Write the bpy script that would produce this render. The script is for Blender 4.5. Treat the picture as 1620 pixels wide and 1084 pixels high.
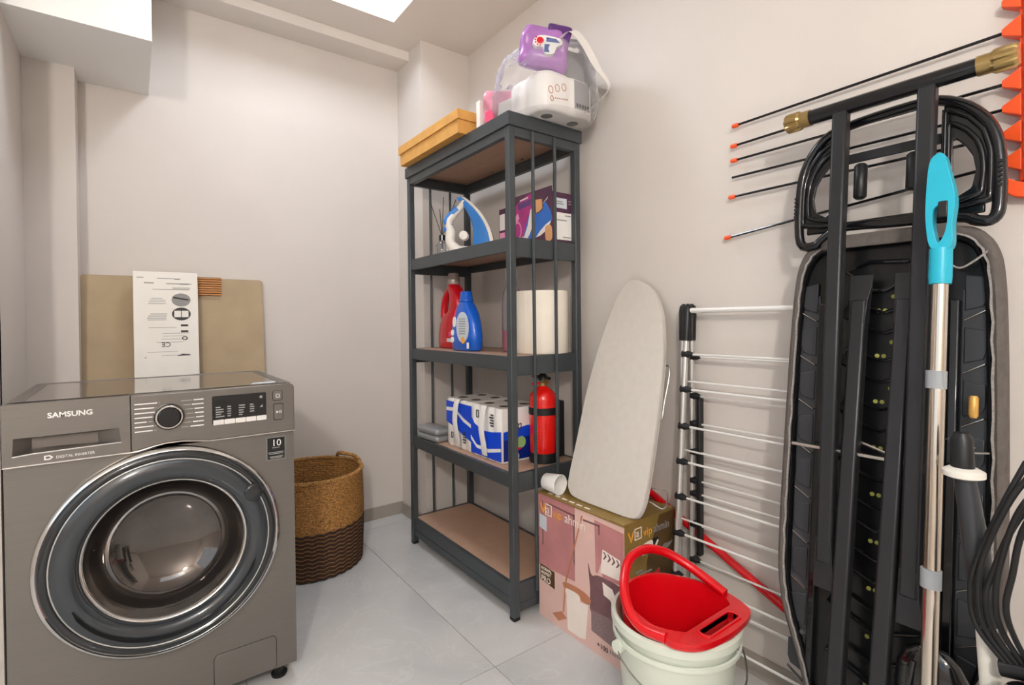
import bpy, bmesh, math, random
from mathutils import Vector, Matrix, noise
random.seed(7)
SC = bpy.context.scene
for o in list(bpy.data.objects): bpy.data.objects.remove(o)
COL = SC.collection
R = math.radians
PI = math.pi

# ------------------------------------------------------------------ camera
cam_data = bpy.data.cameras.new('camera'); cam = bpy.data.objects.new('camera', cam_data); COL.objects.link(cam)
YAW, PITCH, ROLL = 0.6390, -0.0085, 0.0112
F = Vector((math.sin(YAW)*math.cos(PITCH), math.cos(YAW)*math.cos(PITCH), math.sin(PITCH)))
rr = Vector((math.cos(YAW), -math.sin(YAW), 0)); uu = rr.cross(F)
RX = rr*math.cos(ROLL) - uu*math.sin(ROLL); UP = rr*math.sin(ROLL) + uu*math.cos(ROLL)
M = Matrix.Identity(4)
for i in range(3): M[i][0], M[i][1], M[i][2] = RX[i], UP[i], -F[i]
M[2][3] = 1.0221
cam.matrix_world = M
cam_data.sensor_width = 36.0; cam_data.sensor_fit = 'HORIZONTAL'
cam_data.lens = 807.3/1620*36.0
cam_data.shift_y = -(542-514.46)/1620
cam_data.clip_start = 0.02
SC.camera = cam

# ------------------------------------------------------------------ world, exposure
w = bpy.data.worlds.new('world'); SC.world = w; w.use_nodes = True
w.node_tree.nodes['Background'].inputs[0].default_value = (0.80, 0.90, 1.0, 1)
w.node_tree.nodes['Background'].inputs[1].default_value = 1.8  # cool fill light, enters through the added side opening
SC.view_settings.view_transform = 'Standard'; SC.view_settings.look = 'None'
SC.view_settings.exposure = -0.28; SC.view_settings.gamma = 1.0; SC.view_settings.use_curve_mapping = False
LAMP_POS = (-0.78, -1.0, 1.93)
GLOBE_E = 540.0          # globe pendant in the open part of the room
PANEL_E = 38.0            # LED panel up in the ceiling recess
FILL_PANEL_E = 1.5           # added ceiling panel out of view, gives ambient fill

# ------------------------------------------------------------------ helpers
def lin(c):
    return tuple(((v/255)/12.92 if v/255 <= 0.04045 else ((v/255+0.055)/1.055)**2.4) for v in c)
MATS = {}
def pm(name, rgb, rough=0.5, metal=0.0, var=0.06, vscale=12.0, bump=0.0, bscale=200.0, coat=0.0, trans=0.0, ior=1.45, aniso=0.0, emit=0.0, spec=0.5, stretch=None):
    """procedural principled material: base colour broken up by noise, optional fine relief"""
    m = bpy.data.materials.new(name); m.use_nodes = True
    nt = m.node_tree; N = nt.nodes; Lk = nt.links
    b = N['Principled BSDF']
    c = lin(rgb)
    tc = N.new('ShaderNodeTexCoord'); vec = tc.outputs['Object']
    if stretch:
        mp = N.new('ShaderNodeMapping'); mp.inputs['Scale'].default_value = stretch
        Lk.new(vec, mp.inputs['Vector']); vec = mp.outputs['Vector']
    n = N.new('ShaderNodeTexNoise'); n.inputs['Scale'].default_value = vscale; n.inputs['Detail'].default_value = 4
    Lk.new(vec, n.inputs['Vector'])
    r = N.new('ShaderNodeValToRGB')
    r.color_ramp.elements[0].position = 0.3; r.color_ramp.elements[1].position = 0.7
    r.color_ramp.elements[0].color = (*[v*(1-var) for v in c], 1); r.color_ramp.elements[1].color = (*[min(1, v*(1+var)) for v in c], 1)
    Lk.new(n.outputs['Fac'], r.inputs['Fac']); Lk.new(r.outputs['Color'], b.inputs['Base Color'])
    b.inputs['Roughness'].default_value = rough; b.inputs['Metallic'].default_value = metal
    b.inputs['Coat Weight'].default_value = coat; b.inputs['Coat Roughness'].default_value = 0.05
    b.inputs['Transmission Weight'].default_value = trans; b.inputs['IOR'].default_value = ior
    b.inputs['Specular IOR Level'].default_value = spec
    if emit: b.inputs['Emission Color'].default_value = (*c, 1); b.inputs['Emission Strength'].default_value = emit
    if bump:
        n2 = N.new('ShaderNodeTexNoise'); n2.inputs['Scale'].default_value = bscale; n2.inputs['Detail'].default_value = 3
        Lk.new(vec, n2.inputs['Vector'])
        bp = N.new('ShaderNodeBump'); bp.inputs['Strength'].default_value = bump; bp.inputs['Distance'].default_value = 0.002
        Lk.new(n2.outputs['Fac'], bp.inputs['Height']); Lk.new(bp.outputs['Normal'], b.inputs['Normal'])
    MATS[name] = m
    return m

class G:
    """collects polygons of one part"""
    def __init__(s): s.v = []; s.f = []
    def add(s, vs, fs):
        k = len(s.v); s.v += [tuple(v) for v in vs]; s.f += [tuple(i+k for i in f) for f in fs]; return s
    def box(s, x0, x1, y0, y1, z0, z1):
        return s.add([(x0,y0,z0),(x1,y0,z0),(x1,y1,z0),(x0,y1,z0),(x0,y0,z1),(x1,y0,z1),(x1,y1,z1),(x0,y1,z1)],
                     [(3,2,1,0),(4,5,6,7),(0,1,5,4),(1,2,6,5),(2,3,7,6),(3,0,4,7)])
    def rings(s, rs, cap0=True, cap1=True, closed=False):
        n = len(rs[0]); vs = [p for r_ in rs for p in r_]; fs = []
        m = len(rs)
        for i in range(m if closed else m-1):
            a, b = i*n, ((i+1) % m)*n
            for j in range(n): fs.append((a+j, a+(j+1) % n, b+(j+1) % n, b+j))
        if not closed:
            if cap0: fs.append(tuple(range(n-1, -1, -1)))
            if cap1: fs.append(tuple((m-1)*n+j for j in range(n)))
        return s.add(vs, fs)
    def tube(s, pts, r, n=10, closed=False, flat=1.0):
        P = [Vector(p) for p in pts]; m = len(P); rs = []
        prev = None
        for i in range(m):
            if closed: t = P[(i+1) % m]-P[i-1]
            else: t = P[min(i+1, m-1)]-P[max(i-1, 0)]
            t.normalize()
            if prev is None:
                a = Vector((0,0,1)) if abs(t.z) < 0.9 else Vector((1,0,0))
                u = t.cross(a).normalized()
            else:
                u = (prev - t*prev.dot(t)).normalized()
            prev = u; v = t.cross(u)
            rad = r[i] if isinstance(r, (list, tuple)) else r
            rs.append([P[i]+(u*math.cos(2*PI*k/n)+v*math.sin(2*PI*k/n)*flat)*rad for k in range(n)])
        return s.rings(rs, closed=closed)
    def bar(s, a, b, wx, wy, up=(0,0,1)):
        """rectangular bar from a to b, wx along side vector, wy along the third axis"""
        a = Vector(a); b = Vector(b); t = (b-a).normalized(); u = t.cross(Vector(up))
        if u.length < 1e-4: u = t.cross(Vector((1,0,0)))
        u.normalize(); v = t.cross(u)
        rs = [[p+u*sx*wx/2+v*sy*wy/2 for sx, sy in ((-1,-1),(1,-1),(1,1),(-1,1))] for p in (a, b)]
        return s.rings(rs)
    def lathe(s, prof, c=(0,0,0), n=40, axis='z', cap0=False, cap1=False):
        rs = []
        for r_, h in prof:
            ring = []
            for k in range(n):
                a = 2*PI*k/n; p, q = r_*math.cos(a), r_*math.sin(a)
                if axis == 'z': ring.append((c[0]+p, c[1]+q, c[2]+h))
                elif axis == 'y': ring.append((c[0]+p, c[1]+h, c[2]-q))
                else: ring.append((c[0]+h, c[1]+p, c[2]+q))
            rs.append(ring)
        return s.rings(rs, cap0, cap1)
    def prism(s, poly, a, b, axis='y'):
        """poly in the plane of the two other axes, extruded a..b along axis"""
        def pt(p, h):
            return (p[0], h, p[1]) if axis == 'y' else ((h, p[0], p[1]) if axis == 'x' else (p[0], p[1], h))
        return s.rings([[pt(p, a) for p in poly], [pt(p, b) for p in poly]])
    def strip(s, outer, inner, a, b, axis='x'):
        """flat closed frame between two loops of equal length, with thickness"""
        def pt(p, h):
            return (p[0], h, p[1]) if axis == 'y' else ((h, p[0], p[1]) if axis == 'x' else (p[0], p[1], h))
        return s.rings([[pt(p, a) for p in outer], [pt(p, b) for p in outer], [pt(p, b) for p in inner], [pt(p, a) for p in inner]], closed=True)

def obj(name, g, mat, parent=None, bevel=0.0, smooth=35, sub=0, label=None, kind=None, solid=0.0):
    me = bpy.data.meshes.new(name); me.from_pydata(g.v, [], g.f); me.validate(); me.update()
    bm = bmesh.new(); bm.from_mesh(me); bmesh.ops.recalc_face_normals(bm, faces=bm.faces); bm.to_mesh(me); bm.free()
    if smooth: me.shade_smooth(); me.set_sharp_from_angle(angle=R(smooth))
    me.materials.append(MATS[mat] if isinstance(mat, str) else mat)
    o = bpy.data.objects.new(name, me); COL.objects.link(o)
    if parent: o.parent = parent
    if solid: md = o.modifiers.new('s', 'SOLIDIFY'); md.thickness = solid; md.offset = 0
    if bevel:
        md = o.modifiers.new('b', 'BEVEL'); md.width = bevel; md.segments = 2; md.limit_method = 'ANGLE'; md.angle_limit = R(40)
    if sub: md = o.modifiers.new('u', 'SUBSURF'); md.levels = sub; md.render_levels = sub
    if label: o['label'] = label
    if kind: o['kind'] = kind
    return o
def cut(o, g):
    """cut the closed shape g out of o for good"""
    c = obj('cutter', g, o.data.materials[0], o.parent, smooth=0)
    md = o.modifiers.new('c', 'BOOLEAN'); md.operation = 'DIFFERENCE'; md.object = c; md.solver = 'EXACT'
    bpy.context.view_layer.update()
    me = bpy.data.meshes.new_from_object(o.evaluated_get(bpy.context.evaluated_depsgraph_get()))
    o.modifiers.remove(md); o.data = me; bpy.data.objects.remove(c)
def tag(o, label, cat, group=None, kind=None):
    o['label'] = label; o['category'] = cat
    if group: o['group'] = group
    if kind: o['kind'] = kind
    return o
def thing(name, label, cat, loc=(0,0,0), rot=(0,0,0), group=None):
    o = bpy.data.objects.new(name, None); COL.objects.link(o); o.location = loc; o.rotation_euler = rot
    o.empty_display_size = 0.05
    return tag(o, label, cat, group)
def struct(name, g, mat, bevel=0.0, smooth=0):
    return obj(name, g, mat, None, bevel, smooth, kind='structure')
def lettering(s, size, mat, parent, loc, rot, name='lettering', sx=1.0, align='LEFT', ext=0.0004, shear=0.0, bold=0.0, label=None, spacing=1.0):
    cu = bpy.data.curves.new('t', 'FONT'); cu.body = s; cu.size = size; cu.extrude = ext; cu.align_x = align; cu.shear = shear; cu.offset = bold
    cu.space_character = spacing; cu.resolution_u = 3
    t = bpy.data.objects.new('t', cu); COL.objects.link(t)
    bpy.context.view_layer.update()
    me = bpy.data.meshes.new_from_object(t.evaluated_get(bpy.context.evaluated_depsgraph_get()))
    bpy.data.objects.remove(t); bpy.data.curves.remove(cu)
    me.name = name; me.materials.clear(); me.materials.append(MATS[mat])
    o = bpy.data.objects.new(name, me); COL.objects.link(o); o.parent = parent
    o.location = loc; o.rotation_euler = rot; o.scale = (sx, 1, 1)
    if label: o['label'] = label
    return o
def circ(cx, cy, rx, ry=None, n=24, a0=0.0):
    ry = rx if ry is None else ry
    return [(cx+rx*math.cos(a0+2*PI*k/n), cy+ry*math.sin(a0+2*PI*k/n)) for k in range(n)]
def rrect(x0, x1, y0, y1, r, n=5):
    pts = []
    for cx, cy, a in ((x1-r, y0+r, -90), (x1-r, y1-r, 0), (x0+r, y1-r, 90), (x0+r, y0+r, 180)):
        for k in range(n+1):
            t = R(a+90*k/n); pts.append((cx+r*math.cos(t), cy+r*math.sin(t)))
    return pts
def smoothpath(pts, n=8, closed=False):
    """Catmull-Rom through points"""
    P = [Vector(p) for p in pts]; out = []; m = len(P)
    for i in range(m if closed else m-1):
        if closed: p0, p1, p2, p3 = P[i-1], P[i], P[(i+1) % m], P[(i+2) % m]
        else: p0, p1, p2, p3 = P[max(i-1, 0)], P[i], P[i+1], P[min(i+2, m-1)]
        for k in range(n):
            t = k/n
            out.append(0.5*((2*p1)+(p2-p0)*t+(2*p0-5*p1+4*p2-p3)*t*t+(3*p1-p0-3*p2+p3)*t**3))
    if not closed: out.append(P[-1])
    return out
def smooth2(pts, n=6, closed=True):
    return [(p.x, p.y) for p in smoothpath([(a, b, 0) for a, b in pts], n, closed)]

# ------------------------------------------------------------------ materials
pm('wall_paint', (215,207,200), 0.75, var=0.025, vscale=3, bump=0.12, bscale=350)
pm('ceiling_paint', (228,221,214), 0.8, var=0.02, vscale=3, bump=0.08, bscale=300)
pm('white_paint', (250,249,246), 0.7, var=0.01, vscale=4)
pm('soffit_under', (205,205,203), 0.8, var=0.02, vscale=3)
pm('baseboard_tile', (160,152,143), 0.3, var=0.06, vscale=7)
pm('grout', (150,146,140), 0.9, var=0.08, vscale=60)
pm('lamp_white', (255,250,243), 0.4, emit=1.0)
pm('panel_light', (236,244,255), 0.4, emit=1.0)
pm('washer_steel', (126,121,116), 0.34, metal=0.75, var=0.03, vscale=6, stretch=(1,1,30))
pm('washer_side', (120,114,109), 0.45, metal=0.5, var=0.03)
pm('washer_top', (150,141,133), 0.09, metal=0.6, var=0.03, vscale=5)
pm('chrome', (225,224,222), 0.1, metal=1.0, var=0.02)
pm('smoke_ring', (46,51,56), 0.16, var=0.08, vscale=5, coat=0.6)
pm('smoke_dark', (24,27,31), 0.15, var=0.08, coat=0.6)
pm('bowl_glass', (98,93,90), 0.06, metal=0.85, var=0.12, vscale=9)
pm('black_gloss', (14,14,16), 0.1, var=0.2, coat=0.5)
pm('black_plastic', (24,25,27), 0.4, var=0.1)
pm('black_rubber', (20,20,21), 0.6, var=0.12)
pm('print_white', (240,238,234), 0.5, var=0.02)
pm('print_grey', (150,148,146), 0.6, var=0.03)
pm('print_dark', (62,60,60), 0.6, var=0.05)
pm('key_white', (228,224,220), 0.35, var=0.02)
pm('recess_grey', (120,112,106), 0.4, metal=0.3, var=0.03)
pm('shelf_steel', (72,77,80), 0.42, metal=0.25, var=0.05, vscale=20, bump=0.05, bscale=500)
pm('mdf_board', (178,144,122), 0.5, var=0.05, vscale=30, bump=0.05, bscale=400)
pm('kraft', (216,160,84), 0.65, var=0.06, vscale=25, bump=0.05, bscale=300)
pm('card_tan', (178,158,128), 0.7, var=0.07, vscale=8, bump=0.06, bscale=200)
pm('card_white', (240,236,228), 0.45, var=0.02)
pm('wood_rib', (190,130,74), 0.55, var=0.14, vscale=30, stretch=(1,1,8))
pm('straw', (168,122,66), 0.7, var=0.65, vscale=160, bump=0.8, bscale=260)
pm('straw_dark', (58,42,32), 0.75, var=0.35, vscale=120, bump=0.8, bscale=260)
pm('straw_mid', (158,112,68), 0.75, var=0.35, vscale=120, bump=0.8, bscale=260)
pm('iron_blue', (52,128,208), 0.25, var=0.08, coat=0.4)
pm('iron_white', (232,226,216), 0.35, var=0.03)
pm('glass_clear', (235,238,240), 0.04, trans=0.9, var=0.01)
pm('wood_reed', (60,48,40), 0.7, var=0.1)
pm('box_plum', (84,48,74), 0.4, var=0.08, vscale=20)
pm('box_magenta', (176,48,130), 0.4, var=0.2, vscale=20)
pm('box_pink', (236,160,200), 0.4, var=0.05)
pm('skin_tone', (226,170,120), 0.5, var=0.08)
pm('gel_blue', (40,110,205), 0.3, var=0.08)
pm('bottle_red', (206,16,34), 0.28, var=0.06, coat=0.4)
pm('bottle_blue', (20,96,208), 0.28, var=0.06, coat=0.4)
pm('cap_silver', (190,176,170), 0.25, metal=0.3, trans=0.2, var=0.04)
pm('label_pale', (206,214,222), 0.45, var=0.04)
pm('pink_liquid', (246,120,160), 0.25, trans=0.3, var=0.04)
pm('paper', (244,236,222), 0.8, var=0.03, bump=0.3, bscale=250)
pm('grey_tin', (150,152,154), 0.32, metal=0.3, var=0.05)
pm('wrap_white', (244,240,236), 0.3, var=0.03, bump=0.15, bscale=40)
pm('wrap_blue', (18,74,214), 0.3, var=0.06)
pm('wrap_navy', (16,38,130), 0.3, var=0.15)
pm('wrap_green', (150,190,120), 0.4, var=0.1)
pm('core_dark', (96,86,76), 0.8, var=0.1)
pm('ext_red', (226,22,16), 0.22, var=0.04, coat=0.5)
pm('brass', (168,142,92), 0.3, metal=0.8, var=0.06)
pm('cup_white', (244,242,238), 0.4, var=0.02)
pm('carton_gold', (150,122,62), 0.42, metal=0.25, var=0.12, vscale=6)
pm('carton_brown', (96,72,40), 0.45, metal=0.15, var=0.14, vscale=8)
pm('carton_pink', (226,188,178), 0.4, var=0.05, vscale=8)
pm('carton_mauve', (190,128,128), 0.4, var=0.09, vscale=14)
pm('carton_plum', (120,84,88), 0.5, var=0.1, vscale=40)
pm('carton_rug', (140,116,116), 0.6, var=0.35, vscale=260)
pm('carton_copper', (190,124,92), 0.4, var=0.1)
pm('carton_cream', (246,232,222), 0.4, var=0.03)
pm('print_orange', (240,170,60), 0.5, var=0.04)
pm('bucket_pale', (214,220,206), 0.32, var=0.03, coat=0.2)
pm('bucket_red', (214,8,22), 0.26, var=0.05, coat=0.4)
pm('board_cover', (206,200,192), 0.85, var=0.03, vscale=40, bump=0.25, bscale=700)
pm('board_metal', (190,188,184), 0.4, metal=0.5, var=0.04)
pm('wire_steel', (190,186,180), 0.25, metal=0.9, var=0.05)
pm('alu', (212,210,206), 0.28, metal=0.65, var=0.04)
pm('rod_white', (232,230,226), 0.3, metal=0.15, var=0.02)
pm('orange_plastic', (250,92,40), 0.38, var=0.05)
pm('black_steel', (26,26,29), 0.16, metal=0.35, var=0.1, coat=0.35)
pm('tube_steel', (52,52,55), 0.36, metal=0.5, var=0.05)
pm('mesh_black', (16,16,18), 0.3, metal=0.3, var=0.15, coat=0.2)
pm('hole_green', (176,178,84), 0.6, var=0.2)
pm('cloth_grey', (96,89,85), 0.92, var=0.14, vscale=60, bump=0.5, bscale=400)
pm('cloth_hem', (150,144,140), 0.9, var=0.25, vscale=200)
pm('turquoise', (36,172,198), 0.35, var=0.04)
pm('steel_pole', (206,196,184), 0.16, metal=0.95, var=0.04)
pm('grey_plastic', (150,154,158), 0.45, var=0.04)
pm('off_white', (226,222,212), 0.4, var=0.03)
pm('dark_grey', (58,60,64), 0.35, metal=0.2, var=0.06)
pm('brass_wood', (206,160,84), 0.4, metal=0.3, var=0.08)
pm('plum_pack', (176,120,190), 0.25, var=0.12, vscale=14)
pm('plum_dark', (92,52,120), 0.3, var=0.12)
pm('pink_pack', (226,150,170), 0.3, var=0.2, vscale=20)
pm('hot_pink', (240,70,120), 0.35, var=0.08)
pm('pack_grey', (150,148,150), 0.4, var=0.05)
pm('logo_red', (214,28,50), 0.4, var=0.03)
pm('logo_blue', (22,70,150), 0.4, var=0.03)
# crinkled clear film
m = pm('clear_film', (255,255,255), 0.12, var=0.01, bump=0.9, bscale=18)
nt = m.node_tree; b_ = nt.nodes['Principled BSDF']
tr = nt.nodes.new('ShaderNodeBsdfTransparent'); mx = nt.nodes.new('ShaderNodeMixShader'); fr = nt.nodes.new('ShaderNodeFresnel'); fr.inputs['IOR'].default_value = 1.32
mm = nt.nodes.new('ShaderNodeMath'); mm.operation = 'MULTIPLY_ADD'; mm.inputs[1].default_value = 0.95; mm.inputs[2].default_value = 0.08
nt.links.new(fr.outputs[0], mm.inputs[0]); nt.links.new(mm.outputs[0], mx.inputs[0])
nt.links.new(tr.outputs[0], mx.inputs[1]); nt.links.new(b_.outputs[0], mx.inputs[2]); nt.links.new(mx.outputs[0], nt.nodes['Material Output'].inputs['Surface'])
b_.inputs['Metallic'].default_value = 0.0
# polished marble-look porcelain
m = bpy.data.materials.new('marble_tile'); m.use_nodes = True; MATS['marble_tile'] = m
nt = m.node_tree; N = nt.nodes; Lk = nt.links; b_ = N['Principled BSDF']
tc = N.new('ShaderNodeTexCoord'); oi = N.new('ShaderNodeObjectInfo'); mul = N.new('ShaderNodeVectorMath'); mul.operation = 'ADD'
cmb = N.new('ShaderNodeCombineXYZ'); m3 = N.new('ShaderNodeMath'); m3.operation = 'MULTIPLY'; m3.inputs[1].default_value = 37.0
Lk.new(oi.outputs['Random'], m3.inputs[0])
for i in range(3): Lk.new(m3.outputs[0], cmb.inputs[i])
Lk.new(tc.outputs['Object'], mul.inputs[0]); Lk.new(cmb.outputs[0], mul.inputs[1])
n1 = N.new('ShaderNodeTexNoise'); n1.inputs['Scale'].default_value = 2.2; n1.inputs['Detail'].default_value = 8; n1.inputs['Distortion'].default_value = 1.2
Lk.new(mul.outputs[0], n1.inputs['Vector'])
n2 = N.new('ShaderNodeTexNoise'); n2.inputs['Scale'].default_value = 3.0; n2.inputs['Detail'].default_value = 10; n2.inputs['Distortion'].default_value = 2.5
Lk.new(mul.outputs[0], n2.inputs['Vector'])
r1 = N.new('ShaderNodeValToRGB'); r1.color_ramp.elements[0].position = 0.3; r1.color_ramp.elements[1].position = 0.75
r1.color_ramp.elements[0].color = (*lin((192,193,193)), 1); r1.color_ramp.elements[1].color = (*lin((212,211,209)), 1)
Lk.new(n1.outputs['Fac'], r1.inputs['Fac'])
r2 = N.new('ShaderNodeValToRGB'); e = r2.color_ramp.elements; e[0].position = 0.485; e[0].color = (0,0,0,1); e[1].position = 0.5; e[1].color = (1,1,1,1)
e2 = e.new(0.515); e2.color = (0,0,0,1)
Lk.new(n2.outputs['Fac'], r2.inputs['Fac'])
mxc = N.new('ShaderNodeMix'); mxc.data_type = 'RGBA'
sc_ = N.new('ShaderNodeMath'); sc_.operation = 'MULTIPLY'; sc_.inputs[1].default_value = 0.16
Lk.new(r2.outputs['Color'], sc_.inputs[0]); Lk.new(sc_.outputs[0], mxc.inputs[0])
Lk.new(r1.outputs['Color'], mxc.inputs[6]); mxc.inputs[7].default_value = (*lin((238,238,238)), 1)
Lk.new(mxc.outputs[2], b_.inputs['Base Color']); b_.inputs['Roughness'].default_value = 0.12; b_.inputs['Specular IOR Level'].default_value = 0.45

# ================================================================== THE ROOM
XR, YB, ZC = 1.42, 2.55, 2.40
XL = -0.297
floor = struct('floor', G().box(-1.8, XR+.1, -1.8, YB+.1, -0.06, -0.004), 'grout')
tile_me = None
for ix in range(-5, 2):
    for iy in range(-3, 2):
        x0, x1 = 0.845+ix*0.6, 0.845+(ix+1)*0.6; y0, y1 = 1.24+iy*1.2, 1.24+(iy+1)*1.2
        cx0, cx1, cy0, cy1 = max(x0, -1.7), min(x1, XR), max(y0, -1.7), min(y1, YB)
        if cx1-cx0 < .02 or cy1-cy0 < .02: continue
        g = G().box(-(cx1-cx0)/2+.001, (cx1-cx0)/2-.001, -(cy1-cy0)/2+.001, (cy1-cy0)/2-.001, -0.004, 0.0)
        t = obj('tile', g, 'marble_tile', floor, smooth=0); t.location = ((cx0+cx1)/2, (cy0+cy1)/2, 0)
struct('wall_back', G().box(-.4, XR+.1, YB, YB+.1, 0, ZC+.4), 'wall_paint')
struct('wall_right', G().box(XR, XR+.1, -1.8, YB, 0, ZC+.4), 'wall_paint')
struct('wall_left', G().box(XL-.1, XL, 1.98, YB, 0, ZC+.4), 'wall_paint')
struct('wall_return', G().box(-1.8, XL, 1.96, 2.0, 0, ZC), 'wall_paint')
WY0, WY1, WZ0, WZ1 = -1.0, 1.0, .75, 2.15  # added opening out of view, lets cool fill light into the room
struct('wall_side', G().box(-1.8, -1.7, -1.8, WY0, 0, ZC).box(-1.8, -1.7, WY1, 1.96, 0, ZC).box(-1.8, -1.7, WY0, WY1, 0, WZ0).box(-1.8, -1.7, WY0, WY1, WZ1, ZC), 'wall_paint')
struct('fill_window_1', G().strip([(WY0,WZ0),(WY1,WZ0),(WY1,WZ1),(WY0,WZ1)], [(WY0+.05,WZ0+.05),(WY1-.05,WZ0+.05),(WY1-.05,WZ1-.05),(WY0+.05,WZ1-.05)], -1.79, -1.72, 'x').box(-1.78, -1.73, -.025, .025, WZ0+.05, WZ1-.05), 'white_paint')  # frame of the added fill opening, never in view
struct('wall_front', G().box(-1.7, XR, -1.8, -1.7, 0, ZC), 'wall_paint')
# ceiling with a raised recess
HX0, HX1, HY0, HY1 = 0.25, 0.982, 0.75, 2.207
g = G()
g.box(-1.8, HX0, -1.8, YB, ZC, ZC+.06); g.box(HX1, XR, -1.8, YB, ZC, ZC+.06)
g.box(HX0, HX1, -1.8, HY0, ZC, ZC+.06); g.box(HX0, HX1, HY1, YB, ZC, ZC+.06)
struct('ceiling', g, 'ceiling_paint')
g = G()
g.box(HX0-.02, HX0, HY0-.02, HY1+.02, ZC+.06, ZC+.27); g.box(HX1, HX1+.02, HY0-.02, HY1+.02, ZC+.06, ZC+.27)
g.box(HX0, HX1, HY0-.02, HY0, ZC+.06, ZC+.27); g.box(HX0, HX1, HY1, HY1+.02, ZC+.06, ZC+.27)
g.box(HX0-.02, HX1+.02, HY0-.02, HY1+.02, ZC+.27, ZC+.30)
struct('trim_1', g, 'white_paint')
struct('trim_2', G().box(XL, 1.15, 2.407, YB, 2.355, ZC), 'ceiling_paint')            # beam
struct('trim_3', G().box(1.15, XR, 2.271, YB, 0, ZC), 'wall_paint')                     # corner column
struct('trim_4', G().box(XL, -.157, 2.42, YB, 0, 1.955), 'wall_paint')                  # left pier
struct('trim_5', G().box(XL, .064, 2.055, YB, 1.955, ZC), 'white_paint')                # boxed-in soffit
bt, bh = 0.010, 0.062
struct('baseboard_back', G().box(-.157, 1.14, YB-bt, YB, 0, bh), 'baseboard_tile')
struct('baseboard_column', G().box(1.14, 1.15, 2.261, YB, 0, bh).box(1.15, XR-bt, 2.261, 2.271, 0, bh), 'baseboard_tile')
struct('baseboard_right', G().box(XR-bt, XR, -1.7, 2.271, 0, bh), 'baseboard_tile')

# ------------------------------------------------------------------ lamps
def led_panel(loc, sx, sy, strength, label):
    t = thing('ceiling_light', label, 'ceiling light', loc)
    mt = MATS['panel_light'].copy(); mt.name = 'panel_light_lit'; mt.node_tree.nodes['Principled BSDF'].inputs['Emission Strength'].default_value = strength
    obj('frame', G().strip(rrect(-sx/2-.02, sx/2+.02, -sy/2-.02, sy/2+.02, .01), rrect(-sx/2, sx/2, -sy/2, sy/2, .005), -.02, 0, 'z'), 'white_paint', t, smooth=0)
    obj('diffuser', G().box(-sx/2, sx/2, -sy/2, sy/2, -.012, -.002), mt, t, smooth=0)
led_panel((.60, 1.82, ZC+.27), .34, .34, PANEL_E, 'square white light panel up inside the ceiling recess')
led_panel((-.1, -.75, ZC), 1.4, .9, FILL_PANEL_E, 'flat white fill-light panel added on the ceiling behind the camera')  # unseen panel added only to lift the ambient light
t = thing('pendant_lamp', 'small white globe lamp hanging from the ceiling behind the camera', 'lamp', LAMP_POS)
mt = MATS['lamp_white'].copy(); mt.name = 'globe_lit'
obj('cord', G().tube([(0,0,.08), (0,0,ZC-LAMP_POS[2])], .003, 6), 'black_rubber', t)
obj('holder', G().lathe([(.005,.11),(.02,.105),(.022,.075)], n=20, cap0=True, cap1=True), 'chrome', t)
mt.node_tree.nodes['Principled BSDF'].inputs['Emission Strength'].default_value = GLOBE_E
obj('globe', G().lathe([(.001,-.075)]+[(.075*math.cos(R(a)), .075*math.sin(R(a))) for a in range(-80, 81, 10)]+[(.001,.075)], n=24, cap0=True, cap1=True), mt, t)

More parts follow.
